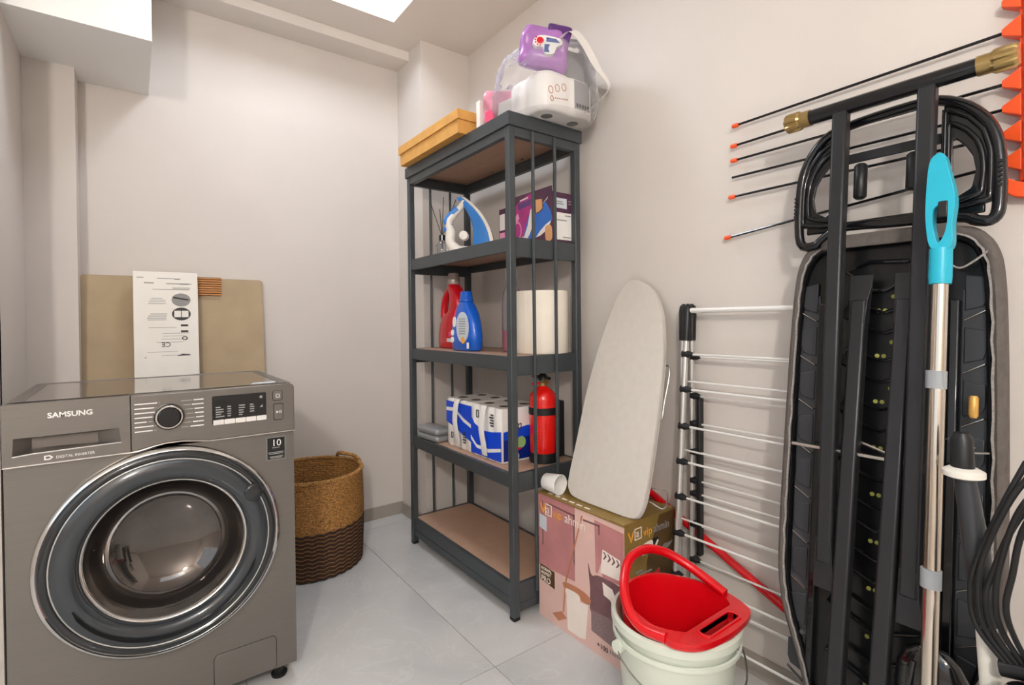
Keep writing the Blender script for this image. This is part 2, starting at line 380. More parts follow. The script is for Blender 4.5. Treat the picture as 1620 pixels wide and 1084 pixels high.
# ================================================================== WASHING MACHINE
FRONT = (R(90), 0, 0)             # lettering on a face that looks towards -Y
SIDE = (R(90), 0, R(-90))         # lettering on a face that looks towards -X
def washing_machine():
    t = thing('washing_machine', 'grey front-loading washing machine with a round dark-rimmed door', 'washing machine', (.068, 1.558, 0))
    DX, DZ = -.002, .457
    # cabinet with a round opening
    x0, x1, z0, z1 = -.3, .3, .045, .714
    angs = [2*PI*k/72 for k in range(72)]
    cor = [math.atan2(z-DZ, x-DX) % (2*PI) for x in (x0, x1) for z in (z0, z1)]
    angs = sorted(set(angs+cor))
    def rim(a):
        c, s = math.cos(a), math.sin(a); k = []
        if c > 1e-9: k.append((x1-DX)/c)
        if c < -1e-9: k.append((x0-DX)/c)
        if s > 1e-9: k.append((z1-DZ)/s)
        if s < -1e-9: k.append((z0-DZ)/s)
        k = min(k); return (DX+c*k, 0, DZ+s*k)
    outer = [rim(a) for a in angs]; inner = [(DX+.2*math.cos(a), 0, DZ+.2*math.sin(a)) for a in angs]
    g = G().rings([outer, inner, [(p[0], .12, p[2]) for p in inner]], False, False)
    obj('front_panel', g, 'washer_steel', t, smooth=20)
    g = G().add([(x0,0,z0),(x1,0,z0),(x1,.51,z0),(x0,.51,z0),(x0,0,.835),(x1,0,.835),(x1,.51,.835),(x0,.51,.835)], [(0,3,2,1),(1,2,6,5),(2,3,7,6),(3,0,4,7),(4,5,6,7)])
    obj('cabinet', g, 'washer_side', t, smooth=0)
    # worktop: frame and glossy plate
    tp = obj('top_panel', G().strip(rrect(x0,x1,.012,.51,.02), rrect(x0+.028,x1-.028,.04,.492,.012), .832, .85, 'z'), 'washer_side', t, bevel=.002)
    obj('top_plate', G().prism(rrect(x0+.028,x1-.028,.04,.492,.012), .835, .8485, 'z'), 'washer_top', tp, smooth=0)
    obj('energy_label', G().prism([(.2,.06),(.262,.06),(.275,.1),(.215,.1)], .8486, .8490, 'z'), 'label_pale', tp, smooth=0)
    # control panel, its lower edge lifts over the door
    low = [(-.075,.7135),(-.06,.715),(-.03,.722),(-.005,.726),(.03,.726),(.065,.721),(.09,.7175),(.3,.7175)]
    up = [(.3,.84),(.297,.847),(.29,.85),(-.075,.85)]
    cp = obj('control_panel', G().prism(low+up, -.012, .03, 'y'), 'washer_steel', t, bevel=.002)
    obj('seam_trim', G().tube([(-.3,-.0125,.7125)]+[(a,-.0125,b-.001) for a, b in low], .0016, 6), 'chrome', t)
    # detergent drawer with a scooped grip
    dx0, dx1 = -.3, -.0765
    ro = [(dx0,.7135),(dx1,.7135),(dx1,.85),(-.293,.85),(dx0,.842)]
    o_ = [(dx0,.7135),(dx1,.7135),(dx1,.85),(dx0,.85)]
    a_ = [(-.284,.735),(-.094,.740),(-.098,.775),(-.282,.775)]
    c_ = [(-.255,.746),(-.138,.7425),(-.138,.768),(-.255,.768)]
    g = G().rings([[(p[0], .03, p[1]) for p in o_], [(p[0], -.012, p[1]) for p in o_], [(p[0], -.012, p[1]) for p in a_], [(p[0], .016, p[1]) for p in c_]], False, True)
    dr = obj('detergent_drawer', g, 'washer_steel', t, smooth=15)
    obj('grip_recess', G().box(-.254, -.139, .0145, .0165, .745, .768), 'recess_grey', dr, smooth=0)
    obj('grip_edge', G().tube([(-.284,-.0125,.735),(-.25,-.0128,.738),(-.1,-.0128,.7405),(-.094,-.0125,.740)], .0018, 6), 'chrome', dr)
    lettering('SAMSUNG', .0165, 'print_white', dr, (-.2255,-.0125,.8145), FRONT, sx=1.05, bold=.0004)
    lettering('DIGITAL INVERTER', .0085, 'print_white', dr, (-.212,-.0125,.7215), FRONT, sx=.95)
    obj('brand_mark', G().strip([(-.232,.7205),(-.222,.7205),(-.2165,.7255),(-.222,.7305),(-.232,.7305)], [(-.2295,.7228),(-.2235,.7228),(-.2205,.7255),(-.2235,.7282),(-.2295,.7282)], -.0128, -.012, 'y'), 'print_white', dr, smooth=0)
    # programme dial
    dl = obj('programme_dial', G().lathe([(.033,-.012),(.033,-.018),(.0315,-.024),(.029,-.026)], (.002,0,.791), 40, 'y', True, True), 'smoke_dark', t)
    obj('dial_ring', G().lathe([(.0295,-.026),(.028,-.0285),(.0255,-.0285),(.0245,-.0265)], (.002,0,.791), 40, 'y'), 'chrome', dl)
    obj('dial_face', G().lathe([(.0248,-.0262),(.0245,-.031),(.022,-.033),(.001,-.0335)], (.002,0,.791), 40, 'y', False, True), 'black_gloss', dl)
    # programme names printed either side of the dial
    g = G()
    for i in range(7):
        z = .8275-i*.0112; wd = (.046,.040,.042,.036,.024,.038,.036)[i]
        g.box(-.068, -.068+wd, -.0124, -.0119, z-.0013, z+.0013)
        wd = (.022,.026,.02,.019,.017,.024,.03)[i]
        g.box(.077-wd, .077, -.0124, -.0119, z-.0013, z+.0013)
        a = -.068+(.046,.040,.042,.036,.024,.038,.036)[i]
        g.box(a+.003, max(a+.005, -.036+abs(i-3)*.004), -.0124, -.0119, z-.0003, z+.0003); g.box(.05-abs(i-3)*.004-.01, .074-wd, -.0124, -.0119, z-.0003, z+.0003)
    obj('programme_names', g, 'print_white', t, smooth=0, kind='stuff')
    ds = obj('display', G().prism(rrect(.096,.226,.757,.832,.004), -.0145, -.011, 'y'), 'black_gloss', t, bevel=.0008)
    for k in range(5):
        obj('soft_key', G().prism(rrect(.098+k*.0258,.0985+k*.0258+.0243,.756,.769,.002), -.017, -.012, 'y'), 'key_white', t, bevel=.0006)
    g = G()
    for cx, n_, wd in ((.104,5,(.011,.018,.018,.012,.02)), (.131,5,(.009,.009,.009,.009,.008)), (.158,5,(.015,.015,.012,.012,.009)), (.185,4,(.009,.011,.011,.011))):
        for i in range(n_): g.box(cx, cx+wd[i], -.0149, -.0144, .8005-i*.0062, .8035-i*.0062)
    g.lathe([(.004,-.0149),(.004,-.0144)], (.213,0,.82), 12, 'y', True, True); g.prism([(.209,.792),(.217,.792),(.217,.8)], -.0149, -.0144, 'y')
    obj('display_symbols', g, 'print_grey', ds, smooth=0)
    for (xa, xb, za, zb) in ((.244,.267,.807,.832), (.246,.269,.752,.796)):
        bt_ = obj('button', G().prism(rrect(xa,xb,za,zb,.004), -.0165, -.011, 'y'), 'washer_steel', t, bevel=.001)
        obj('button_rim', G().strip(rrect(xa-.0012,xb+.0012,za-.0012,zb+.0012,.005), rrect(xa,xb,za,zb,.004), -.0135, -.011, 'y'), 'smoke_dark', bt_, smooth=0)
        zc, xc = (za+zb)/2, (xa+xb)/2
        g = G()
        if zb-za < .03: g.strip(rrect(xc-.005,xc+.005,zc-.005,zc+.005,.002), rrect(xc-.0036,xc+.0036,zc-.0036,zc+.0036,.0012), -.017, -.0164, 'y')
        else: g.prism([(xc-.006,zc-.004),(xc,zc),(xc-.006,zc+.004)], -.017, -.0164, 'y'); g.box(xc+.002,xc+.0035,-.017,-.0164,zc-.004,zc+.004); g.box(xc+.0055,xc+.007,-.017,-.0164,zc-.004,zc+.004)
        obj('button_symbol', g, 'print_white', bt_, smooth=0)
    st = obj('warranty_sticker', G().box(.228,.277,-.0006,0,.637,.701), 'black_gloss', t, smooth=0)
    obj('sticker_border', G().strip([(.228,.637),(.277,.637),(.277,.701),(.228,.701)], [(.2295,.6385),(.2755,.6385),(.2755,.6995),(.2295,.6995)], -.0009, -.0004, 'y'), 'print_grey', st, smooth=0)
    lettering('10', .026, 'print_white', st, (.2535,-.0010,.676), FRONT, align='CENTER')
    g = G()
    for z, wd in ((.671,.02),(.658,.04),(.654,.036),(.646,.034),(.6425,.03)): g.box(.2525-wd/2,.2525+wd/2,-.0010,-.0005,z-.001,z+.001)
    obj('sticker_print', g, 'print_grey', st, smooth=0)
    # pump cover
    pc = rrect(.093,.245,.047,.14,.012)
    po = obj('pump_cover', G().prism(pc, -.0012, .004, 'y'), 'washer_steel', t, bevel=.0008)
    obj('cover_gap', G().strip(rrect(.0915,.2465,.0455,.1415,.0135), pc, -.0006, .002, 'y'), 'smoke_dark', po, smooth=0)
    # door
    c = (DX, 0, DZ)
    d = obj('door', G().lathe([(.258,.0),(.2585,-.014),(.255,-.022),(.249,-.0245),(.2455,-.021)], c, 96, 'y'), 'chrome', t, smooth=50, label='chrome outer ring of the door')
    obj('door_rim', G().lathe([(.2465,-.02),(.243,-.0235),(.236,-.0255),(.231,-.0245),(.229,-.022)], c, 96, 'y'), 'smoke_dark', d, smooth=60)
    obj('rim_line', G().tube([(DX+.2275*math.cos(2*PI*k/80), -.0238, DZ+.2275*math.sin(2*PI*k/80)) for k in range(80)], .0016, 6, True), 'alu', d)
    obj('window_frame', G().lathe([(.229,-.022),(.222,-.027),(.208,-.031),(.195,-.031),(.185,-.027),(.179,-.019),(.1765,-.008)], c, 96, 'y'), 'smoke_ring', d, smooth=60)
    obj('glass_seat', G().lathe([(.1775,-.010),(.174,-.013),(.170,-.011),(.168,.0),(.163,.022),(.160,.03)], c, 96, 'y'), 'chrome', d, smooth=60, label='bright metal lip around the door glass')
    obj('door_glass', G().lathe([(.161,.028),(.158,.035),(.15,.058),(.135,.078),(.11,.096),(.075,.108),(.035,.114),(.001,.116)], c, 96, 'y', False, True), 'bowl_glass', d, smooth=80)
    obj('door_handle', G().lathe([(.001,-.034),(.016,-.0345),(.022,-.033),(.024,-.028)], (.188,0,.565), 24, 'y', True, False), 'smoke_dark', d, smooth=60)
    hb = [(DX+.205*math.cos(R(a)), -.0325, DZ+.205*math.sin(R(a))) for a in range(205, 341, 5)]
    obj('grip_dark_band', G().tube(hb, [.004]+[.016]*(len(hb)-2)+[.004], 8, flat=.18), 'smoke_dark', d, smooth=70)  # dark flat band along the lower door ring
    for x, y in ((-.26,.04),(.26,.04),(-.26,.46),(.26,.46)):
        obj('foot', G().lathe([(.02,0),(.022,.008),(.014,.012),(.014,.05)], (x,y,0), 16, 'z', True, True), 'black_rubber', t)
washing_machine()

# ------------------------------------------------------------------ sheets leaning behind the washing machine
def leaning(name, label, cat, x0, x1, top, ybase, ytop, thick, mat, bev=.001):
    """upright slab on the floor, leaning back; local z along its height"""
    L = math.hypot(top, ytop-ybase); th = math.atan2(ytop-ybase, top)
    t = thing(name, label, cat, ((x0+x1)/2, ybase, 0), (-th, 0, 0)); w_ = (x1-x0)/2
    return t, L, w_
t, L, w_ = leaning('cardboard_sheet', 'wide tan fibreboard sheet leaning on the wall behind the washing machine', 'board', -.155, .47, 1.216, 2.445, 2.527, .012, 'card_tan')
obj('board_face', G().prism(rrect(-w_, w_, 0, L, .012), .0, .012, 'y'), 'card_tan', t, bevel=.001)
obj('edge_band', G().strip(rrect(-w_-.003, w_+.003, 0, L+.001, .013), rrect(-w_, w_, .001, L, .012), .0, .013, 'y'), 'card_tan', t, smooth=0)
t, L, w_ = leaning('flat_pack_box', 'tall flat white packaging box printed upside down, in front of the tan sheet', 'box', .002, .216, 1.232, 2.375, 2.458, .034, 'card_white')
obj('carton', G().box(-w_, w_, 0, .036, 0, L), 'card_white', t, bevel=.002)
def flatp(nm, g, mat, par): return obj(nm, g, mat, par, smooth=0)
zt = L
pr_ = (-.0006, 0.0002)
g = G()
for x, z, wd, h in ((-.095,.024,.022,.003),(-.03,.026,.08,.002),(.028,.028,.018,.004),(-.072,.045,.032,.004),(.0,.046,.085,.003),(.045,.047,.03,.003),
                    (-.045,.070,.122,.002),(.02,.066,.06,.002),(.02,.062,.06,.0015),
                    (-.05,.106,.036,.002),(-.054,.113,.05,.002),(-.058,.12,.055,.002),(-.06,.127,.058,.002),
                    (-.054,.168,.055,.0025),(-.06,.176,.06,.0025),(-.064,.184,.062,.0025),(-.062,.191,.06,.002),
                    (-.06,.222,.092,.0012),(-.065,.318,.1,.0012),(-.015,.245,.09,.0015),(-.015,.256,.08,.0015),(-.02,.268,.085,.0015),(-.035,.28,.09,.0015),(-.02,.333,.1,.0012)):
    g.box(x, x+wd, pr_[0], pr_[1], zt-z-h/2, zt-z+h/2)
flatp('fine_print', g, 'print_grey', t)
g = G()
g.strip(circ(.049, zt-.111, .032, .026), circ(.049, zt-.111, .0305, .0245), *pr_, 'y')
g.prism([(.022,zt-.098),(.074,zt-.108),(.074,zt-.114),(.022,zt-.105)], pr_[0]-.0003, pr_[1], 'y')
g.prism(circ(.049, zt-.168, .032, .026), *pr_, 'y')
for z in (.214,.238): g.box(.046,.071,*pr_,zt-z-.004,zt-z+.004)
g.strip(circ(.059, zt-.266, .01, .008), circ(.059, zt-.266, .006, .005), *pr_, 'y')
g.prism([(.03,zt-.336),(.076,zt-.336),(.076,zt-.331),(.05,zt-.328)], *pr_, 'y')
flatp('pictograms', g, 'print_dark', t)
flatp('pictogram_pages', G().box(.025,.0475,-.0010,.0,zt-.181,zt-.155).box(.0505,.073,-.0010,.0,zt-.181,zt-.155), 'card_white', t)
flatp('pictogram_shade', G().prism(circ(.049, zt-.111, .03, .024), pr_[0]+.0003, pr_[1], 'y'), 'print_grey', t)
lettering('CE', .026, 'print_dark', t, (.012, -.0008, zt-.281), (R(90), R(180), 0), label='upside-down CE mark')
lettering('x', .012, 'print_dark', t, (-.068, -.0008, zt-.336), (R(90), R(180), 0))
t, L, w_ = leaning('ribbed_wood_panel', 'small ribbed orange-brown wood panel peeking out beside the white box', 'wood panel', .12, .309, 1.222, 2.432, 2.517, .008, 'wood_rib')
obj('backing', G().box(-w_, w_, .005, .008, L-.078, L), 'wood_reed', t, smooth=0)
for k in range(8):
    obj('slat', G().box(-w_, w_, 0, .006, L-.0775+k*.0098, L-.0775+k*.0098+.0072), 'wood_rib', t, bevel=.0008)

# ================================================================== WOVEN BASKET
def basket():
    c = (.605, 2.275, 0)
    t = thing('woven_basket', 'round seagrass laundry basket, tan above and dark zigzag weave below', 'basket', c)
    def rad(z): return .203+.008*math.sin(min(1, z/.4)*PI*.9)
    n = 120
    rows = 12
    for i in range(rows):
        zz = .007+i*.0160
        pts = [(rad(zz)*math.cos(2*PI*k/n), rad(zz)*math.sin(2*PI*k/n), zz+.0030*math.sin(32*2*PI*k/n)) for k in range(n)]
        obj('dark_weave_row', G().tube(pts, .0066, 6, True), 'straw_dark', t, smooth=60)
        g = G().tube([(p[0]*1.004, p[1]*1.004, p[2]+.0080) for p in pts], .0040, 5, True)
        obj('brown_weave_row', g, 'straw_mid', t, smooth=60)
    z0 = .007+rows*.0160
    k_ = 0
    while z0+k_*.0098 < .385:
        zz = z0+k_*.0098
        pts = [(rad(zz)*math.cos(2*PI*k/n)*(1+.006*math.sin(45*2*PI*k/n+k_*PI)), rad(zz)*math.sin(2*PI*k/n)*(1+.006*math.sin(45*2*PI*k/n+k_*PI)), zz+.0012*math.sin(17*2*PI*k/n+k_)) for k in range(n)]
        obj('tan_weave_row', G().tube(pts, .0064, 6, True), 'straw', t, smooth=60); k_ += 1
    g = G()
    for s in range(3):
        pts = [(.208*math.cos(a)+.005*math.cos(a)*math.cos(40*a+s*2*PI/3), .208*math.sin(a)+.005*math.sin(a)*math.cos(40*a+s*2*PI/3), .389+.005*math.sin(40*a+s*2*PI/3)) for a in [2*PI*k/320 for k in range(320)]]
        g.tube(pts, .0052, 5, True)
    obj('rolled_rim', g, 'straw', t, smooth=60)
    obj('base', G().lathe([(.001,.002),(.198,.002),(.2,.008),(.001,.008)], n=40), 'straw_dark', t)
    for a0 in (R(22), R(202)):
        g = G(); da = R(20); ax = Vector((math.cos(a0), math.sin(a0), 0)); tg = Vector((-math.sin(a0), math.cos(a0), 0))
        for s in range(2):
            pts = []
            for k in range(41):
                u = k/40*2-1
                p = ax*(.203-.02*(1-u*u)) + tg*(.08*u) + Vector((0,0,.388+.032*(1-u**4)))
                p += Vector((0,0,.004*math.sin(30*u+s*PI)))+ax*.004*math.cos(30*u+s*PI)
                pts.append(p)
            g.tube(pts, .006, 6)
        obj('handle', g, 'straw', t, smooth=60)
basket()

# ================================================================== SHELVING UNIT
SX0, SX1, SY0, SY1 = 1.021, 1.350, 1.380, 2.175
ZS = {2: 1.307, 3: .900, 4: .499, 5: .122}
LID = 1.7264
def shelving():
    ox, oy = (SX0+SX1)/2, (SY0+SY1)/2
    t = thing('shelving_unit', 'tall dark grey metal shelving unit with five brown boards', 'shelving', (ox, oy, 0))
    a, b, c, d = SX0-ox, SX1-ox, SY0-oy, SY1-oy
    P = .026
    for x, y in ((a,c),(b-P,c),(a,d-P),(b-P,d-P)):
        p = obj('post', G().box(x, x+P, y, y+P, .0, LID-.045), 'shelf_steel', t, bevel=.003)
        obj('foot_cap', G().box(x-.001, x+P+.001, y-.001, y+P+.001, -.0, .014), 'black_plastic', p, bevel=.004)
    # top shelf
    o = .006
    tp = obj('top_shelf', G().strip([(a-o,c-o),(b+o,c-o),(b+o,d+o),(a-o,d+o)], [(a+.012,c+.012),(b-.012,c+.012),(b-.012,d-.012),(a+.012,d-.012)], LID-.046, LID, 'z'), 'shelf_steel', t, bevel=.0015)
    obj('shelf_board', G().box(a+.012, b-.012, c+.012, d-.012, LID-.03, LID-.006), 'mdf_board', tp, smooth=0)
    obj('under_frame', G().strip([(a+.002,c+.002),(b-.002,c+.002),(b-.002,d-.002),(a+.002,d-.002)], [(a+.022,c+.022),(b-.022,c+.022),(b-.022,d-.022),(a+.022,d-.022)], LID-.078, LID-.046, 'z'), 'shelf_steel', tp, bevel=.001)
    for z in ZS.values():
        s = obj('shelf', G().box(a+.004, a+.02, c+P, d-P, z-.049, z).box(b-.02, b-.004, c+P, d-P, z-.049, z), 'shelf_steel', t, bevel=.0012)
        obj('end_rail', G().box(a+P, b-P, c+.004, c+.02, z-.066, z), 'shelf_steel', s, bevel=.0012)
        obj('end_rail', G().box(a+P, b-P, d-.02, d-.004, z-.066, z), 'shelf_steel', s, bevel=.0012)
        obj('shelf_board', G().box(a+.02, b-.02, c+.02, d-.02, z-.016, z-.001), 'mdf_board', s, smooth=0)
    for x, y, sx, sy in ((a, c, 0, 1), (b, c, 0, 1)):
        pass
    z = ZS[5]
    obj('bottom_beam', G().box(a+.006, a+.018, c+P, d-P, .040, z-.052), 'shelf_steel', t, bevel=.002)
    obj('bottom_beam', G().box(b-.018, b-.006, c+P, d-P, .040, z-.052), 'shelf_steel', t, bevel=.002)
    obj('bottom_beam', G().box(a+P, b-P, c+.006, c+.018, .026, z-.068), 'shelf_steel', t, bevel=.002)
    obj('bottom_beam', G().box(a+P, b-P, d-.018, d-.006, .026, z-.068), 'shelf_steel', t, bevel=.002)
    for xx in (1.121, 1.222):
        obj('side_bar', G().tube([(xx-ox, c-.002, .08), (xx-ox, c-.002, LID-.05)], .006, 8), 'shelf_steel', t)
    for xx in (1.140, 1.247):
        obj('side_bar', G().tube([(xx-ox, d-.002, .08), (xx-ox, d-.002, LID-.05)], .006, 8), 'shelf_steel', t)
    for x, y in ((b-.04, c+.10), (b-.04, c+.3), (b-.04, c+.52)):
        obj('bolt', G().lathe([(.006,0),(.006,-.003),(.003,-.005)], (x, y, LID-.03), 10, 'z', True, True), 'chrome', t)
shelving()

# ------------------------------------------------------------------ on top of the shelving
t = thing('cardboard_box', 'flat orange-brown cardboard box with loose lid on top of the shelving', 'box', (1.09, 1.90, LID))
g = G().strip([(-.108,-.255),(.12,-.255),(.12,.255),(-.108,.255)], [(-.105,-.252),(.117,-.252),(.117,.252),(-.105,.252)], .0, .05, 'z'); g.box(-.106,.118,-.253,.253,0,.003)
obj('tray', g, 'kraft', t, smooth=0, bevel=.0008)
g = G().strip([(-.114,-.263),(.126,-.263),(.126,.263),(-.114,.263)], [(-.111,-.260),(.123,-.260),(.123,.260),(-.111,.260)], .050, .086, 'z'); g.box(-.113,.125,-.262,.262,.083,.086)
g.box(-.111,.123,-.260,.260,.050,.053)
obj('lid', g, 'kraft', t, smooth=0, bevel=.0008)
def pillow(w, h, d, n=16, seed=0, pinch=.75, amp=.006):
    """soft flat pack, w along x, h along z, d thick along y, centred"""
    g = G(); rs = []
    def sup(a, e): return math.copysign(abs(math.cos(a))**e, math.cos(a)), math.copysign(abs(math.sin(a))**e, math.sin(a))
    for i in range(n+1):
        v = -1+2*i/n; prof = max(.06, (1-abs(v)**4))**.5
        ring = []
        for k in range(28):
            c, s = sup(2*PI*k/28, .6)
            x = w/2*c*(.9+.1*prof); y = d/2*s*prof; z = h/2*v
            nz = noise.noise(Vector((x*22+seed, y*22, z*22)))*amp
            ring.append((x+nz, y+nz*1.5, z+nz))
        rs.append(ring)
    return g.rings(rs)
def shopping_bag():
    # toilet rolls in a white wrapper hanging over the shelf end
    p = thing('toilet_roll_pack', 'cream wrapped toilet-roll pack in the clear bag on top of the shelving', 'toilet roll pack', (1.225, 1.395, LID))
    def lobed(k, z, x0=-.128, x1=.118, y0=-.106, y1=.1):
        pts = []
        for a, b in rrect(x0, x1, y0, y1, .045, 6):
            pts.append((a, b))
        out = []
        n_ = len(pts)
        for q in range(n_):
            (ax_, ay_), (bx_, by_) = pts[q], pts[(q+1) % n_]
            m_ = max(1, int(math.hypot(bx_-ax_, by_-ay_)/.012))
            for u in range(m_):
                x = ax_+(bx_-ax_)*u/m_; y = ay_+(by_-ay_)*u/m_
                dip = .005*math.exp(-((x+.005)/.016)**2)+.005*math.exp(-((y+.003)/.016)**2)
                rr0 = math.hypot(x, y); out.append((x*k*(1-dip/rr0), y*k*(1-dip/rr0), z))
        return out
    g = G().rings([lobed(.93,.002), lobed(.985,.008), lobed(1.0,.02), lobed(1.0,.118), lobed(.97,.132), lobed(.86,.14)])
    obj('wrapper', g, 'wrap_white', p, smooth=50)
    for x, y in ((-.066,-.050),(.055,-.050),(-.066,.05),(.055,.05)):
        obj('roll_core', G().lathe([(.021,.0018),(.019,.0010),(.001,.0012)], (x, y, 0), 20, 'z', False, True), 'core_dark', p)
    obj('grey_print', G().prism([(.014,.03),(.085,.03),(.085,.128),(.014,.128)], -.1066, -.1045, 'y'), 'pack_grey', p, smooth=0)
    g = G()
    for k in range(5): g.box(.022+k*.013,.031+k*.013,-.1072,-.1060,.036,.049)
    obj('bar_lettering', g, 'print_dark', p, smooth=0)
    g = G()
    for k, (x, z) in enumerate(((-.095,.066),(-.066,.078),(-.036,.088))): g.strip(circ(x, z, .011, .013), circ(x, z, .0085, .0105), -.1066, -.1056, 'y')
    g.strip(circ(-.09,.038,.007,.010), circ(-.09,.038,.0045,.007), -.1066, -.1056, 'y')
    for k in range(7): g.box(-.078+k*.009,-.073+k*.009,-.1066,-.1056,.040+k*.0012,.0445+k*.0012)
    obj('round_print', g, 'carton_copper', p, smooth=0)
    # purple wipes pack with a red and blue emblem
    p = thing('wipes_pack', 'purple soft pack with red and blue emblem inside the clear bag', 'wipes pack', (1.135, 1.325, LID+.214), (R(-8), R(10), R(-32)))
    obj('film', pillow(.16, .145, .085, seed=3, amp=.012), 'plum_pack', p, smooth=60)
    obj('flap', pillow(.075, .06, .03, seed=9, amp=.01), 'plum_dark', p, smooth=60).location = (.04, -.032, .045)
    e = obj('emblem', G().prism(smooth2([(-.045,-.01),(-.02,.012),(.04,.012),(.052,-.005),(.035,-.02),(.028,-.045),(.0,-.05),(-.01,-.03),(-.035,-.03)], 5), -.0525, -.036, 'y'), 'print_white', p, smooth=0)
    g = G().prism(circ(-.022,-.008,.012), -.0532, -.0524, 'y')
    for a in range(5): g.prism(circ(-.022+.017*math.cos(R(150+a*32)), -.008+.017*math.sin(R(150+a*32)), .003, n=8), -.0532, -.0524, 'y')
    obj('emblem_red', g, 'logo_red', e, smooth=0)
    obj('emblem_blue', G().prism([(-.003,.007),(.03,.008),(.044,-.004),(-.002,-.008)], -.0532, -.0524, 'y').prism([(-.006,-.018),(.012,-.016),(.008,-.03),(.014,-.044),(-.004,-.046)], -.0532, -.0524, 'y'), 'logo_blue', e, smooth=0)
    # carton with grey side
    p = thing('small_carton', 'plum and grey carton at the back of the clear bag', 'box', (1.29, 1.40, LID+.142), (0,0,R(-24)))
    obj('carton', G().box(-.07,.055,-.075,.1,0,.105), 'pack_grey', p, bevel=.001)
    obj('printed_side', G().box(-.0706,-.0698,-.075,.1,0,.105), 'plum_pack', p, smooth=0)
    # pink pack and white carton
    p = thing('pink_pack', 'pink and white soft pack at the left of the clear bag', 'pack', (1.088, 1.53, LID+.068), (0,0,R(-35)))
    obj('film', pillow(.11, .135, .06, seed=5, amp=.010), 'pink_pack', p, smooth=60)
    obj('white_print', G().prism([(-.005,-.05),(.045,-.05),(.045,.03),(.0,.01)], -.036, -.028, 'y'), 'wrap_white', p, smooth=0)
    obj('hot_print', G().prism([(-.05,-.06),(-.015,-.062),(-.012,-.03),(-.03,-.012),(-.05,-.024)], -.036, -.026, 'y'), 'hot_pink', p, smooth=0)
    p = thing('white_carton', 'narrow white carton edge at the left end of the clear bag', 'box', (1.105, 1.605, LID))
    obj('carton', G().box(-.06,.06,-.012,.012,0,.115), 'card_white', p, bevel=.001)
    obj('flap', G().box(-.06,.06,-.012,.012,.115,.117), 'card_white', p, smooth=0)
    # the bag itself
    p = thing('plastic_bag', 'clear crinkled plastic bag with a white ribbon handle on top of the shelving', 'bag', (1.20, 1.43, LID))
    g = G(); rs = []
    nn, mm_ = 48, 26
    for i in range(mm_+1):
        v = i/mm_; ring = []
        zz = .0+.30*v
        f = (1-v**3)**.5 if v < 1 else 0
        f = max(f, .1)*(.92+.08*min(1, v*8))
        cy = -.02-.02*v
        for k in range(nn):
            a = 2*PI*k/nn; c, s = math.cos(a), math.sin(a)
            c = math.copysign(abs(c)**.7, c); s = math.copysign(abs(s)**.7, s)
            ht = .30 if True else 0
            x = .165*f*c; y = cy+.185*f*s
            nz = noise.noise(Vector((x*14, y*14, zz*14+4)))*.022*v+noise.noise(Vector((x*40, y*40, zz*40)))*.008*min(1, v*3)
            ring.append((x*(1+nz*6)+nz*.3, y*(1+nz*5)+nz*.3, max(.0005, zz+nz)))
        rs.append(ring)
    # the film is tight over the packs and stands up in creases at the top
    g.rings(rs, True, True)
    obj('film', g, 'clear_film', p, smooth=25)
    pth = smoothpath([(-.04,-.165,.235),(.0,-.175,.268),(.045,-.185,.235),(.10,-.19,.17),(.172,-.18,.125),(.12,-.175,.06),(.06,-.165,.008)], 6)
    g = G(); L_ = len(pth)
    rs = []
    for i, q in enumerate(pth):
        u = i/(L_-1); wv = .027 if u < .45 else .027-.014*min(1, (u-.45)/.25)
        rs.append([q+Vector((wv*.75, .004, wv*.4)), q+Vector((wv*.75, .006, wv*.4)), q+Vector((-wv*.75, -.002, -wv*.4)), q+Vector((-wv*.75, -.004, -wv*.4))])
    g.rings(rs)
    obj('ribbon_handle', g, 'wrap_white', p, smooth=60)
shopping_bag()

# ------------------------------------------------------------------ second shelf
S2, S3, S4 = ZS[2], ZS[3], ZS[4]
def reed_diffuser():
    t = thing('reed_diffuser', 'small glass reed diffuser with black collar and dark reeds', 'diffuser', (1.10, 1.99, S2))
    obj('bottle', G().lathe([(.001,.001),(.028,.001),(.031,.006),(.03,.05),(.02,.066),(.012,.072),(.012,.078)], n=24, cap0=True), 'glass_clear', t, smooth=50)
    obj('collar', G().lathe([(.0125,.070),(.0145,.072),(.0145,.094),(.0125,.096)], n=20, cap0=True, cap1=True), 'black_gloss', t)
    for a, tilt, h in ((2.8,.10,.245),(1.4,.03,.26),(-.4,.12,.25),(-.9,.16,.23)):
        d = Vector((math.cos(a)*.2, -math.sin(a+.6), 0)).normalized()*tilt
        obj('reed', G().tube([Vector((0,0,.03))-d*.1*.2, Vector((0,0,.09))+d*.0, Vector((0,0,h))+d*.55], .0016, 6), 'wood_reed', t)
reed_diffuser()
